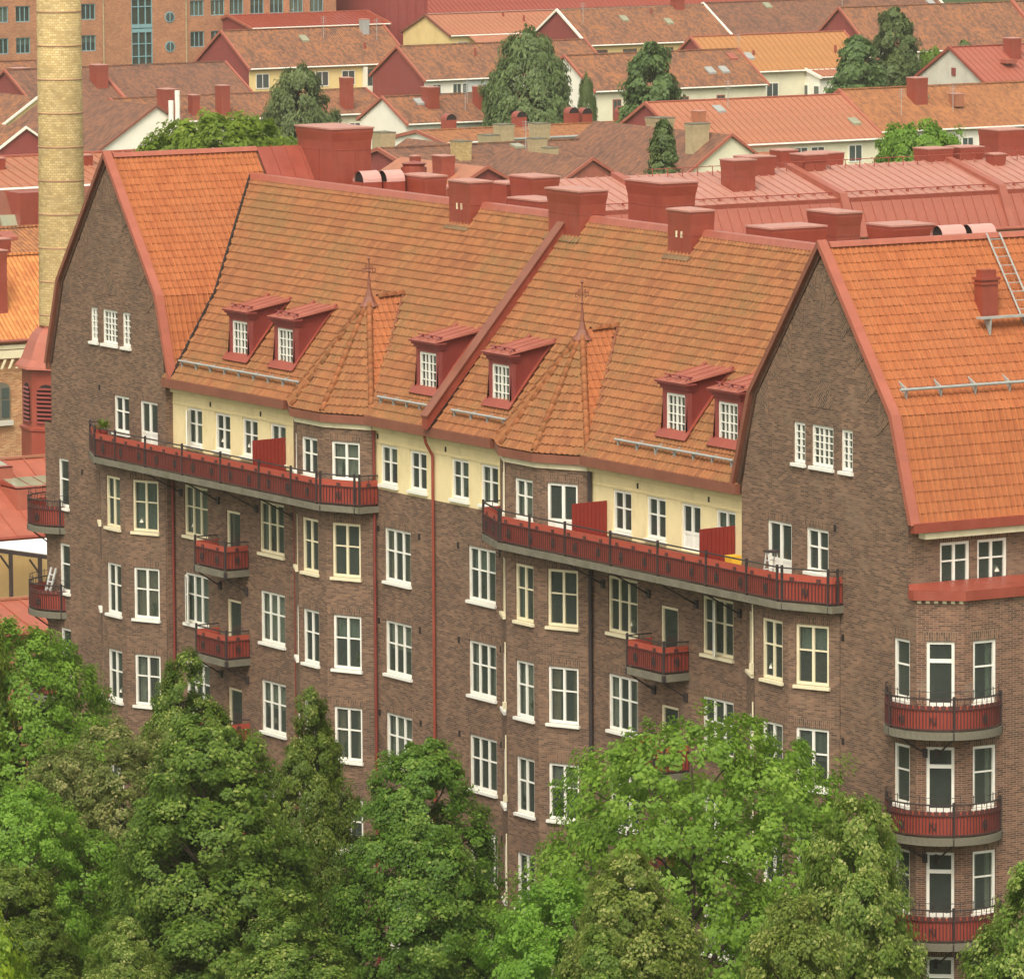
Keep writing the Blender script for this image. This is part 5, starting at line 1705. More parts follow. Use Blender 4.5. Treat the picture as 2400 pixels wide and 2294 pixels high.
q = MB(); q.prism([(-213.2, 142.8, 12.3), (-220.4, 142.8, 14.1), (-220.4, 142.8, 13.6), (-213.2, 142.8, 11.8)], (0, 1.5, 0)); q.build('fire_wall', 'met_pink', rf)
stack(rf, -221.5, 146.8, 1.5, 1.5, 12.6, 14.95, 'stone', .14, 'concrete'); stack(rf, -212, 131.5, .95, .8, 12, 13.85, 'stone', .06, 'concrete'); stack(rf, -219, 143.9, .8, .6, 13, 14.1)
h, rf = house_x('town_house', 'brown tiled house with ridge running towards us in the middle distance', -216.6, -232, 130.9, 4.2, 11.0, 13.5, 'far_dark', 'wall_cream')
stack(rf, -232, 128.9, 1.4, 1.2, 12, 14.0, 'stone', .08, 'concrete'); stack(rf, -217.5, 127.2, 1.3, 1.0, 12, 14.2, 'brick_yellow', .06, 'concrete'); stack(rf, -215.5, 132.5, 1.1, 1.0, 12, 14.3, 'stone', .08, 'concrete')
h, rf = house_x('town_house', 'small brown tiled house with pinkish red gable just beyond the ridge', -187.3, -199, 120.0, 3.0, 13.2, 15, 'far_dark', 'met_pink')
h, rf = house_x('town_house', 'brown tiled house with pale yellow gable and a beige stack', -202.2, -221, 140.8, 5.2, 11.4, 15, 'far_dark', 'wall_cream')
stack(rf, -204.5, 139.4, 1.0, 1.4, 13, 15.7, 'stone', .1, 'concrete')
h, rf = house_x('town_house', 'salmon sheet metal roof just behind the ridge chimneys', -172.7, -184, 103.1, 4.2, 13.8, 16, 'met_orange', 'wood_red', 'met_verge', .2, 'met_orange')
stack(rf, -175.5, 101.5, 1.2, 1.0, 14.5, 16.6); stack(rf, -177.5, 100.5, .5, .5, 14.5, 16.5)
h, rf = house_y('town_house', 'long orange sheet metal roof with cream wall and flower boxes', -241.1, 6.5, 161.8, 180.2, 11, 14.2, 'met_orange', 'wall_cream', 'wood_red', 'met_orange', 'met_verge')
far_windows(h, -241.45, (172.4, 174.0, 177.6), 9.2, 10.6, 1.3); stack(rf, -244.3, 164.6, 1.0, .7, 12.5, 13.6, 'met_orange')
q = MB(); q.box(-241.4, -240.2, 172.2, 176.6, 7.2, 8.1); q.build('balcony_box', 'wall_white', h)
q = MB(); q.prism([(-241.2, 164.8, 10.4), (-238.6, 164.8, 9.5), (-238.6, 164.8, 9.3), (-241.2, 164.8, 10.2)], (0, 6.2, 0)); q.build('porch_roof', 'met_orange', h)
q = MB(); q.box(-241.5, -238.9, 162, 164.8, 5, 10.9); q.build('annex_wall', 'wood_red', h)
h, rf = house_y('town_house', 'orange tiled house beside the round bush at the right', -247.5, 5.8, 184.0, 212, 11, 14.15, 'far_orange', 'wall_white', 'wood_red', None, 'met_verge')
stack(rf, -251.5, 190.4, 1.3, 1.2, 12.5, 15.0); stack(rf, -250.5, 193.6, 1.0, .8, 12.6, 13.6, 'met_orange')
h, rf = house_y('town_house', 'olive orange sheet metal roof over a cream house with an awning', -339.3, 5.3, 227.0, 244.6, 10, 13.3, 'met_olive', 'wall_cream', 'wood_red', 'met_olive', 'met_verge')
far_windows(h, -339.65, (229.6, 233.1), 7.3, 8.9, 1.4); 
q = MB(); q.prism([(-339.6, 227.9, 9.3), (-338.0, 227.9, 8.5), (-338.0, 227.9, 8.45), (-339.6, 227.9, 9.2)], (0, 3.6, 0)); q.build('awning', 'zinc', h)
q = MB(); q.box(-339.6, -338.4, 227.9, 231.5, 6.3, 7.1); q.build('balcony_box', 'wall_cream', h)
h, rf = house_y('town_house', 'white gabled house with small paired windows beside the dark tree', -336.8, 5.4, 237.0, 251, 9.4, 10.7, 'met_orange', 'wall_white', 'wall_white', 'met_orange', 'wall_white')
for x in (-344.2, -342.2, -339.6, -337.6):
    q = MB(); q.box(x - .5, x + .5, 236.9, 237.05, 7.2, 8.6); o_ = q.build('window', 'white', h)
    q = MB(); q.box(x - .38, x + .38, 236.86, 236.9, 7.3, 8.5); q.build('pane', 'glass_far', o_)
h, rf = house_y('town_house', 'broad brown tiled house with red gable at the upper right', -359.5, 6.4, 258.3, 300, 10, 14.4, 'far_brown', 'wall_cream', 'wood_red')
far_windows(h, -359.85, (275.5, 279), 8.2, 9.4, 2.6, '3'); stack(rf, -362, 281.5, 2.2, 1.8, 9.6, 12.8); stack(rf, -361, 284, 2.0, 1.4, 9.2, 11.6)
q = MB(); q.prism([(-359.4, 279.5, 10.3), (-365.9, 279.5, 14.7), (-365.9, 279.5, 14.3), (-359.4, 279.5, 9.9)], (0, .4, 0)); q.build('fire_wall', 'met_verge', rf)
h, rf = house_y('town_house', 'grey rendered gable house with a pink metal roof at the right edge', -284.1, 5.5, 219.8, 238, 12, 14.9, 'met_pink', 'wall_grey', 'wall_grey', 'met_pink', 'met_red')
stack(rf, -288.0, 225.4, 1.2, 1.1, 13.4, 15.6); q = MB(); q.box(-289.4, -288.8, 219.74, 219.85, 12.4, 13.1); q.build('gable_window', 'wood_red', h)
q = MB(); q.box(-286.9, -285.9, 223.3, 224.5, 13.5, 13.85); q.build('roof_hatch', 'met_pink', rf)
h, rf = house_x('town_house', 'dark brown roofed house with a broad white gable left of the green bush', -285.5, -305, 137.5, 6.3, 8.9, 13, 'far_dark', 'wall_white', 'met_brown')
for y, z in ((138.6, 13.4), (139.2, 14.2)):
    q = MB(); q.tube((-284.9, y, 8), (-284.9, y, z), .22, None, 10); q.build('flue', 'white', h)
q = MB(); q.prism([(-284.9, 136.2, 8.6), (-284.9, 139.2, 10.6), (-284.9, 140.5, 10.0), (-284.9, 140.5, 8.2)], (.4, 0, 0)); q.build('lean_to', 'wood_red', h)
h, rf = house_x('town_house', 'brown roofed house with white bargeboards hidden behind the tall chimney', -316.7, -340, 142.1, 6.0, 8.0, 12, 'far_brown', 'wall_yellow', 'wall_white')
h, rf = house_x('town_house', 'small red boarded gable with white bargeboards at the left edge', -294.7, -305, 130.0, 3.6, 8.6, 11, 'far_brown', 'wood_red', 'wall_white')

# near group behind the main building: red mansard
mh = thing('mansard_building', 'long red sheet metal mansard roof with red chimneys right behind the main ridge', 'building', (-86, 74, 0))
XE, ZE, XR_, ZR_ = -81.6, 21.05, -86.6, 22.35
Y0_, Y1_ = 50, 96
g = MB()
g.prism([(XE, Y0_, ZE), (XR_, Y0_, ZR_), (XR_ - 5, Y0_, ZE), (XR_ - 6, Y0_, 19.2), (XE + 1, Y0_, 19.2)], (0, Y1_ - Y0_, 0))
mr = g.build('roof', 'met_pink', mh)
metal_panels(mr, (XE, Y0_, ZE + .02), (XE, Y1_, ZE + .02), (XR_, Y0_, ZR_ + .02), (XR_, Y1_, ZR_ + .02), 'met_pale', .60)
g = MB(); g.box(XE - .1, XE + .12, Y0_, Y1_, ZE - .16, ZE + .06); g.build('mansard_cornice', 'met_red', mr)
me_ = 'met_pink'
metal_panels(mr, (XE + 1.02, Y0_, 19.25), (XE + 1.02, Y1_, 19.25), (XE + .12, Y0_, ZE - .16), (XE + .12, Y1_, ZE - .16), 'met_pink', .62)
g = MB(); g.tube((XE + 1.12, Y0_, 19.2), (XE + 1.12, Y1_, 19.2), .10, None, 8); g.build('gutter', 'met_pink', mr)
g = MB(); wall(g, (XE + .8, 0), (0, 1), Y0_, Y1_, 0, 19.2); wall(g, (0, Y0_), (1, 0), XR_ - 6, XE + .8, 0, 19.2); wall(g, (0, Y1_), (-1, 0), -XE - .8, -XR_ + 6, 0, 19.2); g.build('wall', 'brick_orange', mh)
far_windows(mh, XE + .8, (66.3, 69, 72, 75, 78, 81.5, 84), 16.9, 18.5, 1.2, '2', 'stone')
for y in (70.5, 80.3, 60.0):
    g = MB()
    g.prism([(XR_, y, ZR_ + .25), (XE + .15, y, ZE + .32), (XE + 1.2, y, 19.15), (XE + .9, y, 19.1), (XE - .1, y, ZE - .1), (XR_, y, ZR_ - .1)], (0, .45, 0)); g.build('fire_wall', 'met_pink', mr)
for x, y, w, d, z1 in ((-84.0, 66.0, 1.2, 1.3, 23.1), (-86.2, 68.4, 1.3, 1.6, 23.05), (-91, 73.3, 1.0, 1.0, 22.9), (-86.5, 71.9, 1.3, 1.3, 23.0), (-89.5, 74.8, 1.6, 1.4, 22.8), (-87, 80.0, 1.3, 1.5, 22.95), (-87, 82.0, 1.3, 1.4, 22.95), (-91.5, 87.6, 1.8, 1.9, 23.4), (-85.6, 83.0, .7, .7, 22.6)):
    stack(mr, x, y, w, d, 20.8, z1, 'met_red', .07)
g = MB()
for k in range(36):
    y = 58 + k * .95
    g.prism([(XE - .5, y, ZE + .15), (XE - .62, y, ZE + .36), (XE - .72, y, ZE + .21)], (0, .1, 0))
g.tube((XE - .6, 56, ZE + .32), (XE - .6, 94, ZE + .32), .03)
g.build('snow_guard', 'met_red', mr)
g = MB()
for k in range(30):
    y = 62 + k * .9
    g.tube((XR_ + .8, y, ZR_ - .1), (XR_ + .8, y, ZR_ + .35), .025); g.tube((XR_ + .8, y, ZR_ + .35), (XR_ + .5, y, ZR_ + .35), .025)
g.tube((XR_ + .8, 62, ZR_ + .35), (XR_ + .8, 89, ZR_ + .35), .02)
g.build('roof_rail', 'met_red', mr)

# left edge, behind the far gable
h, rf = house_y('town_house', 'red sheet metal mansard roof behind the tall yellow chimney', -125.5, 5.5, 38, 58, 20, 21.3, 'met_orange', 'met_deep', 'wood_red', 'met_orange', 'met_verge')
g = MB(); g.prism([(-125.3, 38, 19.95), (-123.6, 38, 17.2), (-123.9, 38, 17.2), (-126, 38, 19.8)], (0, 20, 0)); g.build('mansard_slope', 'met_brown', rf)
g = MB(); g.box(-127.2, -123.5, 44.9, 47.0, 17.3, 19.9); g.build('mansard_dormer', 'met_red', rf)
g = MB(); g.prism([(-124.35, 44.0, 18.6), (-123.75, 44.0, 17.6), (-123.55, 44.0, 17.7), (-124.15, 44.0, 18.7)], (0, .9, 0)); g.build('skylight', 'skyl', rf)
for y, z in ((46.4, 21.4), (51.8, 21.35)):
    stack(rf, -129, y, .45, .45, 20.2, z)
h, rf = house_y('town_house', 'narrow brown tiled roof behind the orange roof at the left edge', -112, 4, 35, 43, 17.4, 18.7, 'far_orange', 'met_red', 'met_red')
stack(rf, -111, 37.4, 1.0, 1.0, 16, 18.6)
h, rf = house_y('brick_house', 'orange and yellow brick house with bright orange tiles at the left edge', -95.1, 5.0, 24, 36.5, 15, 18.75, 'far_hot', 'brick_orange', 'brick_orange', None, 'met_pink')
stack(rf, -97.2, 30.35, 1.0, 1.1, 15.5, 19.3, 'met_red', .05)
g = MB(); g.box(-95.4, -95.15, 24, 36.5, 14.1, 14.5); g.box(-95.4, -95.2, 24, 36.5, 14.55, 14.75); g.build('brick_frieze', 'cream', h)
g = MB()
for k in range(30):
    g.obox((-95.12, 24.2 + k * .42, 13.6), (0, .12, 0), (.06, 0, 0), (0, .22, .45))
g.build('frieze_bricks', 'cream', h, kind='stuff')
for y in (29.75, 32.2, 34.6, 27.3):
    g = MB()
    n_ = 8
    pts = [(-95.40, y - .55, 11.0), (-95.40, y + .55, 11.0)] + [(-95.40, y + .55 * math.cos(math.pi * k / n_), 12.6 + .3 * math.sin(math.pi * k / n_)) for k in range(n_ + 1)]
    g.prism(pts, (.06, 0, 0)); wo = g.build('window', 'concrete', h)
    for dy in (-.27, .27):
        g = MB(); g.box(-95.33, -95.31, y + dy - .2, y + dy + .2, 11.15, 12.0); g.box(-95.33, -95.31, y + dy - .2, y + dy + .2, 12.1, 12.62); g.build('pane', 'glass_far', wo)
    g = MB(); g.box(-95.4, -95.2, y - .65, y + .65, 10.75, 11.0); g.build('sill', 'wall_grey', wo)
# red louvred tower carrying the tall chimney
CX, CY = -68.8, 20.0
tw = thing('chimney_tower', 'red octagonal louvred tower under the tall yellow chimney', 'tower', (CX, CY, 0))
g = MB(); g.lathe((CX, CY), [(1.98, 0), (1.98, 13.7), (2.06, 13.75), (2.06, 13.87), (1.92, 13.92), (1.92, 16.6)], 8, a0=R(22.5) + R(-59 + 90 + 5)); to = g.build('body', 'met_red', tw)
g = MB(); g.lathe((CX, CY), [(2.25, 16.55), (2.22, 16.66), (1.95, 16.95), (1.78, 17.35), (1.62, 17.75), (1.42, 18.1), (1.18, 18.32), (1.10, 18.33), (1.10, 18.55)], 8, a0=R(22.5) + R(36)); g.build('roof', 'met_verge', tw)
for k in range(8):
    a = R(36) + k * R(45)
    n_ = Vector((math.cos(a), math.sin(a), 0)); t_ = Vector((-n_.y, n_.x, 0))
    if n_.dot(Vector((.86, -.5, 0))) < -.2: continue
    ap = 1.92 * math.cos(R(22.5))
    c_ = Vector((CX, CY, 0)) + n_ * (ap + .012)
    g = MB()
    pts = [c_ - t_ * .48 + UP * 14.1, c_ + t_ * .48 + UP * 14.1] + [c_ + t_ * .48 * math.cos(math.pi * j / 8) + UP * (15.45 + .42 * math.sin(math.pi * j / 8)) for j in range(9)]
    g.prism(pts, n_ * -.01); lo = g.build('louvre_opening', 'near_black', tw)
    for j in range(9):
        z = 14.16 + j * .19
        wd = .47 if z < 15.45 else .47 * math.sqrt(max(0, 1 - ((z - 15.45) / .42) ** 2))
        q = MB(); q.obox(c_ - t_ * wd + UP * z, t_ * 2 * wd, n_ * .07 - UP * .07, UP * .03 + n_ * .01); q.build('louvre', 'met_deep', lo)
tc = thing('factory_chimney', 'tall round yellow brick chimney with iron bands at the left', 'chimney', (CX, CY, 18.5))
g = MB(); g.lathe((CX, CY), [(1.10, 18.45), (1.02, 26), (.98, 40)], 40); g.build('shaft', 'brick_yellow', tc, smooth=True, cyl=1.05)
for k in range(14):
    z = 18.9 + k * 1.52
    r = 1.105 - (z - 18.45) * .0105 if z < 26 else 1.03 - (z - 26) * .003
    g = MB(); g.lathe((CX, CY), [(r + .010, z), (r + .018, z + .01), (r + .018, z + .05), (r + .010, z + .06)], 40); g.build('iron_band', 'band', tc, smooth=True)
g = MB()
for k in range(46):
    z = 18.8 + k * .45
    a = R(205); r = 1.03
    p = Vector((CX + r * math.cos(a), CY + r * math.sin(a), z)); q = Vector((CX + (r + .14) * math.cos(a), CY + (r + .14) * math.sin(a), z))
    g.tube(p, q, .018, None, 4)
g.build('climbing_iron', 'iron', tc, kind='stuff')
# low red roofs left of the far gable
lr, rf = house_y('low_building', 'low building with salmon red metal roof and skylights beside the tower', -57.6, 5.5, 8.0, 22, 10.5, 13.2, 'met_orange', 'wall_yellow', 'wall_yellow', None, 'met_red')
metal_panels(rf, (-57.6, 8, 10.52), (-57.6, 22, 10.52), (-63.1, 8, 13.22), (-63.1, 22, 13.22), 'met_verge', 1.0)
def slope_z(x): return 10.5 + (-57.6 - x) / 5.5 * 2.7
for y, x in ((14.1, -60.3), (12.3, -61.9)):
    g = MB()
    g.box(x - .9, x + .9, y - 1.2, y + 1.2, slope_z(x + .9) - .2, slope_z(x) + .55)
    sk = g.build('skylight', 'met_verge', rf)
    for k in range(3):
        q = MB(); zz = slope_z(x) + .57
        q.poly([(x - .8, y - 1.1 + k * .75, zz + .25), (x + .8, y - 1.1 + k * .75, zz), (x + .8, y - .42 + k * .75, zz), (x - .8, y - .42 + k * .75, zz + .25)][::-1] if False else [(x + .8, y - 1.1 + k * .75, zz), (x + .8, y - .42 + k * .75, zz), (x - .8, y - .42 + k * .75, zz + .25), (x - .8, y - 1.1 + k * .75, zz + .25)])
        q.build('pane', 'skyl', sk)
    q = MB(); q.prism([(x + .9, y - 1.2, slope_z(x) + .5), (x + .9, y - 1.2, slope_z(x) + .56), (x - .9, y - 1.2, slope_z(x) + .80), (x - .9, y - 1.2, slope_z(x) + .5)], (0, 2.4, 0)); q.build('kerb', 'met_red', sk)
g = MB(); g.box(-65.4, -63.2, 9.2, 11.2, 11.0, 15.0); do_ = g.build('roof_dormer', 'met_red', rf)
g = MB(); g.box(-63.18, -63.1, 9.4, 11.0, 13.0, 14.5); g.build('louvre_opening', 'near_black', do_)
aw = thing('awning', 'white cloth awning over a terrace at the left edge', 'awning', (-54, 11.5, 7))
g = MB(); qd = [(-57.15, 9.0, 10.42), (-55.5, 9.0, 10.62), (-55.5, 13.6, 9.72), (-57.15, 13.6, 10.42)]
g.poly(qd); g.poly([(x, y, z - .03) for x, y, z in qd][::-1]); g.build('cloth', 'awning', aw)
g = MB(); g.prism([(-55.5, 9.0, 10.58), (-55.5, 13.6, 9.68), (-55.5, 13.6, 9.50), (-55.5, 9.0, 10.40)], (.12, 0, 0)); g.build('beam', 'iron', aw)
for y in (10.6, 12.0, 13.4):
    zt_ = 10.4 - (y - 9.0) * .195
    g = MB(); g.box(-55.5, -55.36, y - .07, y + .07, 6.5, zt_); g.tube((-55.43, y, zt_ - .7), (-55.43, y - .5, zt_ - .02), .05); g.build('post', 'iron', aw)
l2, rf = house_y('low_building', 'lower red metal roof and brown wall with an arched door at the left edge', -48.6, 3.6, 4.5, 16, 7.7, 8.6, 'met_orange', 'brick_office', 'brick_office', None, 'met_red')
metal_panels(rf, (-48.6, 4.5, 7.72), (-48.6, 16, 7.72), (-52.2, 4.5, 8.62), (-52.2, 16, 8.62), 'met_verge', .9)
g = MB()
pts = [(-48.93, 8.3, 3.6), (-48.93, 9.9, 3.6)] + [(-48.93, 9.1 + .8 * math.cos(math.pi * j / 8), 5.3 + .75 * math.sin(math.pi * j / 8)) for j in range(9)]
g.prism(pts, (.05, 0, 0)); g.build('arched_door', 'near_black', l2)
g = MB()
for j in range(8):
    a0, a1 = math.pi * j / 8, math.pi * (j + 1) / 8
    g.prism([(-48.94, 9.1 + .82 * math.cos(a0), 5.3 + .77 * math.sin(a0)), (-48.94, 9.1 + 1.02 * math.cos(a0), 5.3 + .97 * math.sin(a0)), (-48.94, 9.1 + 1.02 * math.cos(a1), 5.3 + .97 * math.sin(a1)), (-48.94, 9.1 + .82 * math.cos(a1), 5.3 + .77 * math.sin(a1))], (.08, 0, 0))
g.build('door_arch', 'stone', l2)

# windows, vents, hatches and aerials on the town houses that have none yet
for (h, rf, xe, over, half, y0, y1, ze, zr) in HOUSES:
    if not h.name.startswith('town_house'):
        continue
    if not any(c.name.startswith('window') for c in h.children):
        n_ = int((y1 - y0) / 2.5)
        far_windows(h, xe - over, [y0 + (k + .5) * (y1 - y0) / n_ for k in range(n_)], ze - 2.2, ze - .75, 1.15, '2', 'white')
    zs = lambda f: ze + (zr - ze) * f
    for k in range(random.randint(2, 4)):
        f = random.uniform(.35, .85); y = random.uniform(y0 + 1.5, y1 - 1.5); x = xe - half * f
        kind_ = random.random()
        g = MB()
        if kind_ < .4:
            g.tube((x, y, zs(f) - .2), (x, y, zs(f) + random.uniform(.4, .8)), .12, None, 8); g.build('vent_pipe', 'met_red', rf)
        elif kind_ < .75:
            g.prism([(x + .45, y, zs(f - .45 / half) + .02), (x + .45, y, zs(f - .45 / half) + .2), (x - .45, y, zs(f + .45 / half) + .16), (x - .45, y, zs(f + .45 / half))], (0, .8, 0)); g.build('roof_hatch', random.choice(['met_pink', 'zinc', 'skyl']), rf)
        else:
            g.tube((x, y, zs(f) - .2), (x, y, zs(f) + 2.2), .03, None, 5)
            for j in range(4):
                g.tube((x, y - .35, zs(f) + 2.1 - j * .18), (x, y + .35, zs(f) + 2.1 - j * .18), .018, None, 4)
            g.build('aerial', 'zinc', rf)

# ------------------------------------------------------------------ trees
def crown_mesh(name, mat, seed, H, Rr, shape, nclump, nleaf, leaf=.16, clump=.62, bract=.10, droop=0.0, inner=.45, lump=.22):
    rng = np.random.default_rng(seed)
    h = rng.beta(1.25, 1.25, nclump)
    if shape == 'linden':
        env = np.clip((1 - h) ** .55 * (h + .14) ** .34 * 1.30, .03, None)
    elif shape == 'cone':
        env = np.clip((1 - h) ** .85 * (h + .04) ** .12 * 1.05, .03, None)
    elif shape == 'column':
        env = np.clip((1 - h ** 2.2) ** .6 * (h + .1) ** .2, .05, None)
    else:
        env = np.sqrt(np.clip(1 - (2 * h - 1) ** 2, .02, None)) * (1.05 - .1 * h)
    ang = rng.random(nclump) * 2 * np.pi
    ph = rng.random(6) * 6.28
    env = env * (1 + lump * (np.sin(3 * ang + ph[0] + 5 * h) * .5 + np.sin(5 * ang + ph[1] - 7 * h) * .35 + np.sin(2 * ang + 11 * h + ph[2]) * .35))
    if shape in ('linden', 'round') and not droop:
        # boughs: every bough is a mass of its own, its clumps sit on its upper and outer skin
        nb = 46
        hb = np.clip((np.arange(nb) + .5) / nb * .94 + rng.normal(0, .02, nb), .03, .95)
        if shape == 'linden':
            eb = np.clip((1 - hb) ** .66 * (hb + .12) ** .28 * 1.28, .05, None)
        else:
            eb = np.sqrt(np.clip(1 - (2 * hb - 1) ** 2, .05, None)) * 1.02
        ab = np.arange(nb) * 2.39996 + rng.normal(0, .25, nb)
        br = Rr * (.10 + .30 * eb) * (.75 + .5 * rng.random(nb))
        rb = np.clip(eb * Rr * (.95 + lump * np.clip(rng.normal(0, .5, nb), -.8, .6)) - br * .75, 0, None)
        bc = np.stack([rb * np.cos(ab), rb * np.sin(ab), hb * H], 1)
        bi = rng.choice(nb, nclump, p=br ** 1.5 / (br ** 1.5).sum())
        u = rng.normal(0, 1, (nclump, 3)); u /= np.linalg.norm(u, axis=1)[:, None]
        outd = bc[bi] * np.array([1, 1, 0]); outd /= (np.linalg.norm(outd, axis=1)[:, None] + 1e-6)
        flip = (u @ np.array([0, 0, 1.0]) * .8 + (u * outd).sum(1)) < -.15
        u[flip] *= -1
        q = (inner ** 2 + (1 - inner ** 2) * rng.random(nclump) ** .5) ** .5
        C_ = bc[bi] + u * (br[bi] * q)[:, None] * np.array([1, 1, 1.15])
        C_[:, 2] = (C_[:, 2] - C_[:, 2].min()) * (H - .25) / (C_[:, 2].max() - C_[:, 2].min())
        h = np.clip(C_[:, 2] / H, 0, 1)
    else:
        rad = env * Rr * np.sqrt(inner ** 2 + (1 - inner ** 2) * rng.random(nclump) ** .55)
        C_ = np.stack([rad * np.cos(ang), rad * np.sin(ang), h * H - droop * rad * .25], 1)
    cu = u if (shape in ('linden', 'round') and not droop) else np.stack([np.cos(ang), np.sin(ang), np.full(nclump, .3)], 1)
    crad = clump * (.65 + .7 * rng.random(nclump)) * (.55 + .45 * (1 - h) ** .5)
    n = nclump * nleaf
    ci = np.repeat(np.arange(nclump), nleaf)
    g = rng.normal(0, 1, (n, 3)); g /= np.linalg.norm(g, axis=1)[:, None]
    rr = rng.random(n) ** .45
    off = g * rr[:, None] * crad[ci][:, None]
    off[:, 2] *= .80
    if droop:
        off[:, 2] -= droop * np.abs(rng.normal(0, .5, n)) * crad[ci]
    p = C_[ci] + off
    # leaf frames: normals lean up and outwards
    nr = g * .35 + cu[ci] * .8 + np.array([0, 0, .55]) + rng.normal(0, .36, (n, 3))
    outw = C_[ci] * np.array([1, 1, 0]); outw /= (np.linalg.norm(outw, axis=1)[:, None] + 1e-6)
    nr += outw * .4
    nr /= np.linalg.norm(nr, axis=1)[:, None]
    ax = rng.normal(0, 1, (n, 3))
    if droop: ax = ax * .4 + np.array([0, 0, -1.0]) * droop
    ax -= nr * (ax * nr).sum(1)[:, None]; ax /= np.linalg.norm(ax, axis=1)[:, None]
    bx = np.cross(nr, ax)
    L_ = leaf * (.5 + 1.0 * rng.random(n) ** 1.5); W_ = L_ * (.36 if not droop else .2)
    ben = nr * (L_ * .12)[:, None]
    a = p - ax * (L_ * .5)[:, None]
    b = p + bx * W_[:, None] + ben
    c = p + ax * (L_ * .5)[:, None]
    d = p - bx * W_[:, None] + ben
    V = np.stack([a, b, c, d], 1).reshape(-1, 3)
    F = np.arange(n * 4).reshape(-1, 4)
    ct = rng.random(nclump)
    tint = np.clip(.12 * rng.normal(0, 1, n) + .28 + .36 * ct[ci], 0, .86)
    br = rng.random(n) < bract * 2.2 * ct[ci] ** 2 * (rr > .75)
    tint[br] = .80 + .2 * rng.random(br.sum())
    return mesh_from_np(name, V, F, mat, np.repeat(tint, 4)), C_

def trunk_mesh(name, C_, H0, H, r0, seed, nb=26):
    rng = random.Random(seed)
    mb = MB()
    top = H0 + H * .86
    pts = [Vector((0, 0, -.3))]
    for k in range(1, 9):
        pts.append(Vector((rng.uniform(-.12, .12) * k * .2, rng.uniform(-.12, .12) * k * .2, top * k / 8)))
    for k in range(8):
        mb.tube(pts[k], pts[k + 1], r0 * (1 - k / 8.6), r0 * (1 - (k + 1) / 8.6), 9, 0, False)
    for j in range(nb):
        i = rng.randrange(len(C_))
        tip = Vector(C_[i]) + Vector((0, 0, H0))
        zb = max(H0 * .75, tip.z - (.5 + .5 * math.hypot(tip.x, tip.y)))
        zb = min(zb, top * .95)
        k = min(7, int(zb / top * 8)); f = zb / top * 8 - k
        base = pts[k].lerp(pts[k + 1], f)
        mid = base.lerp(tip, .5) + Vector((rng.uniform(-.2, .2), rng.uniform(-.2, .2), .15))
        rb = r0 * .34 * (1 - .6 * zb / top)
        mb.tube(base, mid, rb, rb * .6, 6, 0, False); mb.tube(mid, tip, rb * .6, rb * .15, 5, 0, False)
    V = mb.v
    me = bpy.data.meshes.new(name); me.from_pydata(V, [], mb.f); me.materials.append(M['bark']); me.update(); set_uv(me)
    return me

KIND = {}
def kind(key, mat, seed, H, Rr, shape, ncl, nlf, H0, r0, **kw):
    me, C_ = crown_mesh('crown_' + key, mat, seed, H, Rr, shape, ncl, nlf, **kw)
    KIND[key] = (me, trunk_mesh('trunk_' + key, C_, H0, H, r0, seed), H0, H, Rr)
kind('lindenA', 'linden', 1, 11.0, 3.7, 'linden', 1250, 125, 2.6, .30, clump=.42, leaf=.105)
kind('lindenB', 'linden', 2, 11.0, 3.4, 'linden', 1250, 125, 2.6, .28, clump=.42, leaf=.105, bract=.25)
kind('lindenY', 'linden_y', 3, 11.0, 3.5, 'linden', 1250, 125, 2.6, .28, clump=.42, leaf=.105, bract=.34)
kind('lindenO', 'linden_b', 4, 10.0, 3.8, 'round', 1250, 125, 2.6, .28, clump=.42, leaf=.105, bract=.4)
kind('mapleA', 'maple', 5, 10.0, 4.9, 'round', 1050, 90, 3.0, .26, leaf=.122, clump=.46, bract=.05, lump=.22, inner=.2)
kind('mapleB', 'maple', 6, 9.0, 3.6, 'round', 900, 110, 2.6, .24, leaf=.115, clump=.46, bract=.04)
kind('acid', 'acid', 7, 6.0, 3.0, 'round', 200, 110, 1.6, .15)
kind('birch', 'birch', 8, 11.5, 4.1, 'round', 360, 150, 2.2, .25, leaf=.40, clump=1.0, droop=.8, bract=.0, inner=.2)
kind('dark', 'dark_leaf', 9, 11.0, 3.6, 'linden', 340, 120, 2.2, .25, leaf=.34, clump=.9, bract=.02, inner=.3)
kind('cypress', 'dark_leaf', 10, 7.0, 1.3, 'column', 260, 110, .8, .14, leaf=.22, clump=.5, bract=.0, inner=.2, lump=.1)
kind('bush', 'maple', 12, 5.5, 4.0, 'round', 320, 120, 1.0, .2, leaf=.26, clump=.75, bract=.02)

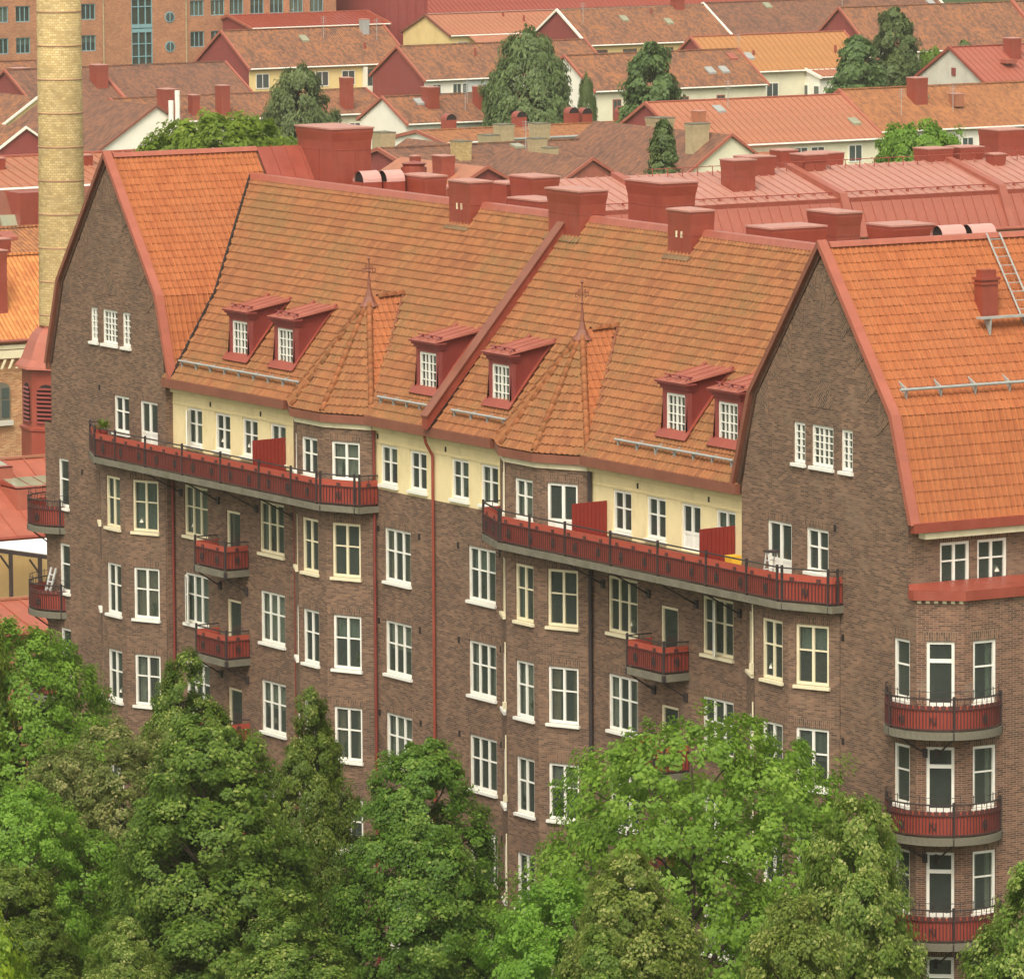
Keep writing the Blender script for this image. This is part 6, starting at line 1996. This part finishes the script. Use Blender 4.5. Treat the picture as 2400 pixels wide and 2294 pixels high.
def tree(name, label, key, x, y, ztop, width=None, base=0.0, rot=None, group=None, cat='tree'):
    me, tm, H0, H, Rr = KIND[key]
    sz = (ztop - base) / (H0 + H)
    sx = (width / (2 * Rr)) if width else sz
    o = thing(name, label, cat, (x, y, base), group)
    for nm, m_, zz in (('trunk', tm, 0), ('crown', me, H0 * sz)):
        p = bpy.data.objects.new(nm, m_); put(p, o, (x, y, base + zz)); p.scale = (sx, sx, sz)
        p.rotation_euler = (0, 0, rot if rot is not None else random.uniform(0, 6.28))
    return o
G1 = 'street trees in front of the brick building'
FG = [
 ('maple_tree', 'broad green maple at the far left in front of the round balconies', 'mapleB', -14.3, -9.5, 13.7, 7.6),
 ('maple_tree', 'maple whose twigs reach up to the awning at the left edge', 'mapleB', -13.0, -13, 16.9, 4.6),
 ('linden_tree', 'linden in front of the lowest small balcony on the left', 'lindenB', -2.0, -9, 14.2, 5.4),
 ('linden_tree', 'brownish blooming linden in the left half of the treetops', 'lindenO', 4.6, -15, 13.1, 7.4),
 ('linden_tree', 'large dark linden in the lower left centre', 'lindenA', 15.6, -17.5, 15.0, 9.0),
 ('linden_tree', 'slender linden topping the trees below the left bay', 'lindenB', 6.9, -9, 14.0, 4.8),
 ('linden_tree', 'wide dark linden in front of the red downpipe', 'lindenA', 17.9, -11, 14.0, 7.6),
 ('maple_tree', 'airy light green maple in front of the right bay and near gable', 'mapleA', 31.2, -9.2, 16.4, 11.0),
 ('linden_tree', 'yellow blooming linden left of the round corner balconies', 'lindenY', 50.4, -16, 17.2, 6.0),
 ('linden_tree', 'yellow blooming linden at the bottom below the light green maple', 'lindenY', 42.6, -18.5, 14.7, 6.6),
 ('linden_tree', 'pointed blooming linden at the bottom right of centre', 'lindenY', 54.2, -20.5, 15.5, 5.6),
 ('linden_tree', 'blooming linden at the right edge below the corner balconies', 'lindenY', 56.8, -14.5, 16.3, 6.6),
 ('maple_tree', 'fresh green maple at the left edge below the broad maple', 'mapleB', 6.6, -20, 11.8, 6.6),
 ('acacia_tree', 'yellow green tree in the bottom left corner', 'acid', 17.8, -27, 10.2, 4.6),
 ('linden_tree', 'small pointed linden at the bottom left', 'lindenY', 22.4, -24, 10.2, 4.4),
 ('maple_tree', 'low light green maple between the dark linden and the airy maple', 'mapleB', 34.0, -15, 12.3, 6.0),
 ('linden_tree', 'dark linden filling the bottom centre', 'lindenB', 26.5, -20.5, 11.4, 6.5),
 ('linden_tree', 'linden at the bottom between the two blooming ones', 'lindenB', 47.0, -22, 13.6, 6.0),
 ('linden_tree', 'dark linden low at the bottom left', 'lindenA', 12.5, -23, 10.4, 6.5),
]
for i, (nm, lb, ky, x, y, zt, w) in enumerate(FG):
    tree(nm, lb, ky, x, y, zt, w, 0.0, (i * 1.37) % 6.28, G1)
G2 = 'trees among the town houses'
BGT = [
 ('birch_tree', 'big weeping birch between the brown and the cream houses', 'birch', -300, 182.1, 17.2, 8.2),
 ('birch_tree', 'thin young birch right of the big birch', 'birch', -290, 181.9, 13.7, 2.2),
 ('conifer_tree', 'dark pointed tree right of the birches', 'dark', -270, 176.2, 17.6, 7.0),
 ('cypress_tree', 'slim dark cypress in front of the brown roofs', 'cypress', -150, 102.6, 20.2, 2.2),
 ('birch_tree', 'weeping birch in front of the cream yellow house', 'birch', -300, 159.0, 14.9, 7.0),
 ('bush_tree', 'bright green round tree behind the far gable ridge', 'bush', -120, 55.6, 24.1, 8.6),
 ('leafy_tree', 'tall tree against the upper right roofs', 'dark', -330, 240.8, 16.3, 6.6),
 ('leafy_tree', 'dark tree in front of the white gabled house', 'dark', -310, 223.4, 15.0, 7.4),
 ('bush_tree', 'bright green tree in front of the orange tiled house', 'bush', -190, 149.0, 16.4, 6.4),
 ('leafy_tree', 'small bush below the grey gable house', 'bush', -330, 245.4, 12.4, 3.4),
 ('leafy_tree', 'leafy tree left of the grey gable house', 'dark', -322, 243.5, 13.4, 4.2),
]
for i, (nm, lb, ky, x, y, zt, w) in enumerate(BGT):
    base = 0.0
    if ky in ('bush',): base = zt - 8.0
    if ky == 'cypress': base = zt - 8.5
    tree(nm, lb, ky, x, y, zt, w, max(0, base), None, G2)

# ------------------------------------------------------------------ air
hz = MB(); hz.box(-560, 215, -135, 380, -1.0, 52.0)
ho = hz.build('haze', 'white'); ho['kind'] = 'stuff'
hm = bpy.data.materials.new('haze'); hm.use_nodes = True
hn = hm.node_tree; hn.nodes.clear()
h_out = hn.nodes.new('ShaderNodeOutputMaterial'); hv = hn.nodes.new('ShaderNodeVolumePrincipled')
hv.inputs['Color'].default_value = (0.96, 0.92, 0.84, 1); hv.inputs['Density'].default_value = 0.0001; hv.inputs['Anisotropy'].default_value = 0.2
hn.links.new(hv.outputs[0], h_out.inputs['Volume'])
ho.data.materials.clear(); ho.data.materials.append(hm)
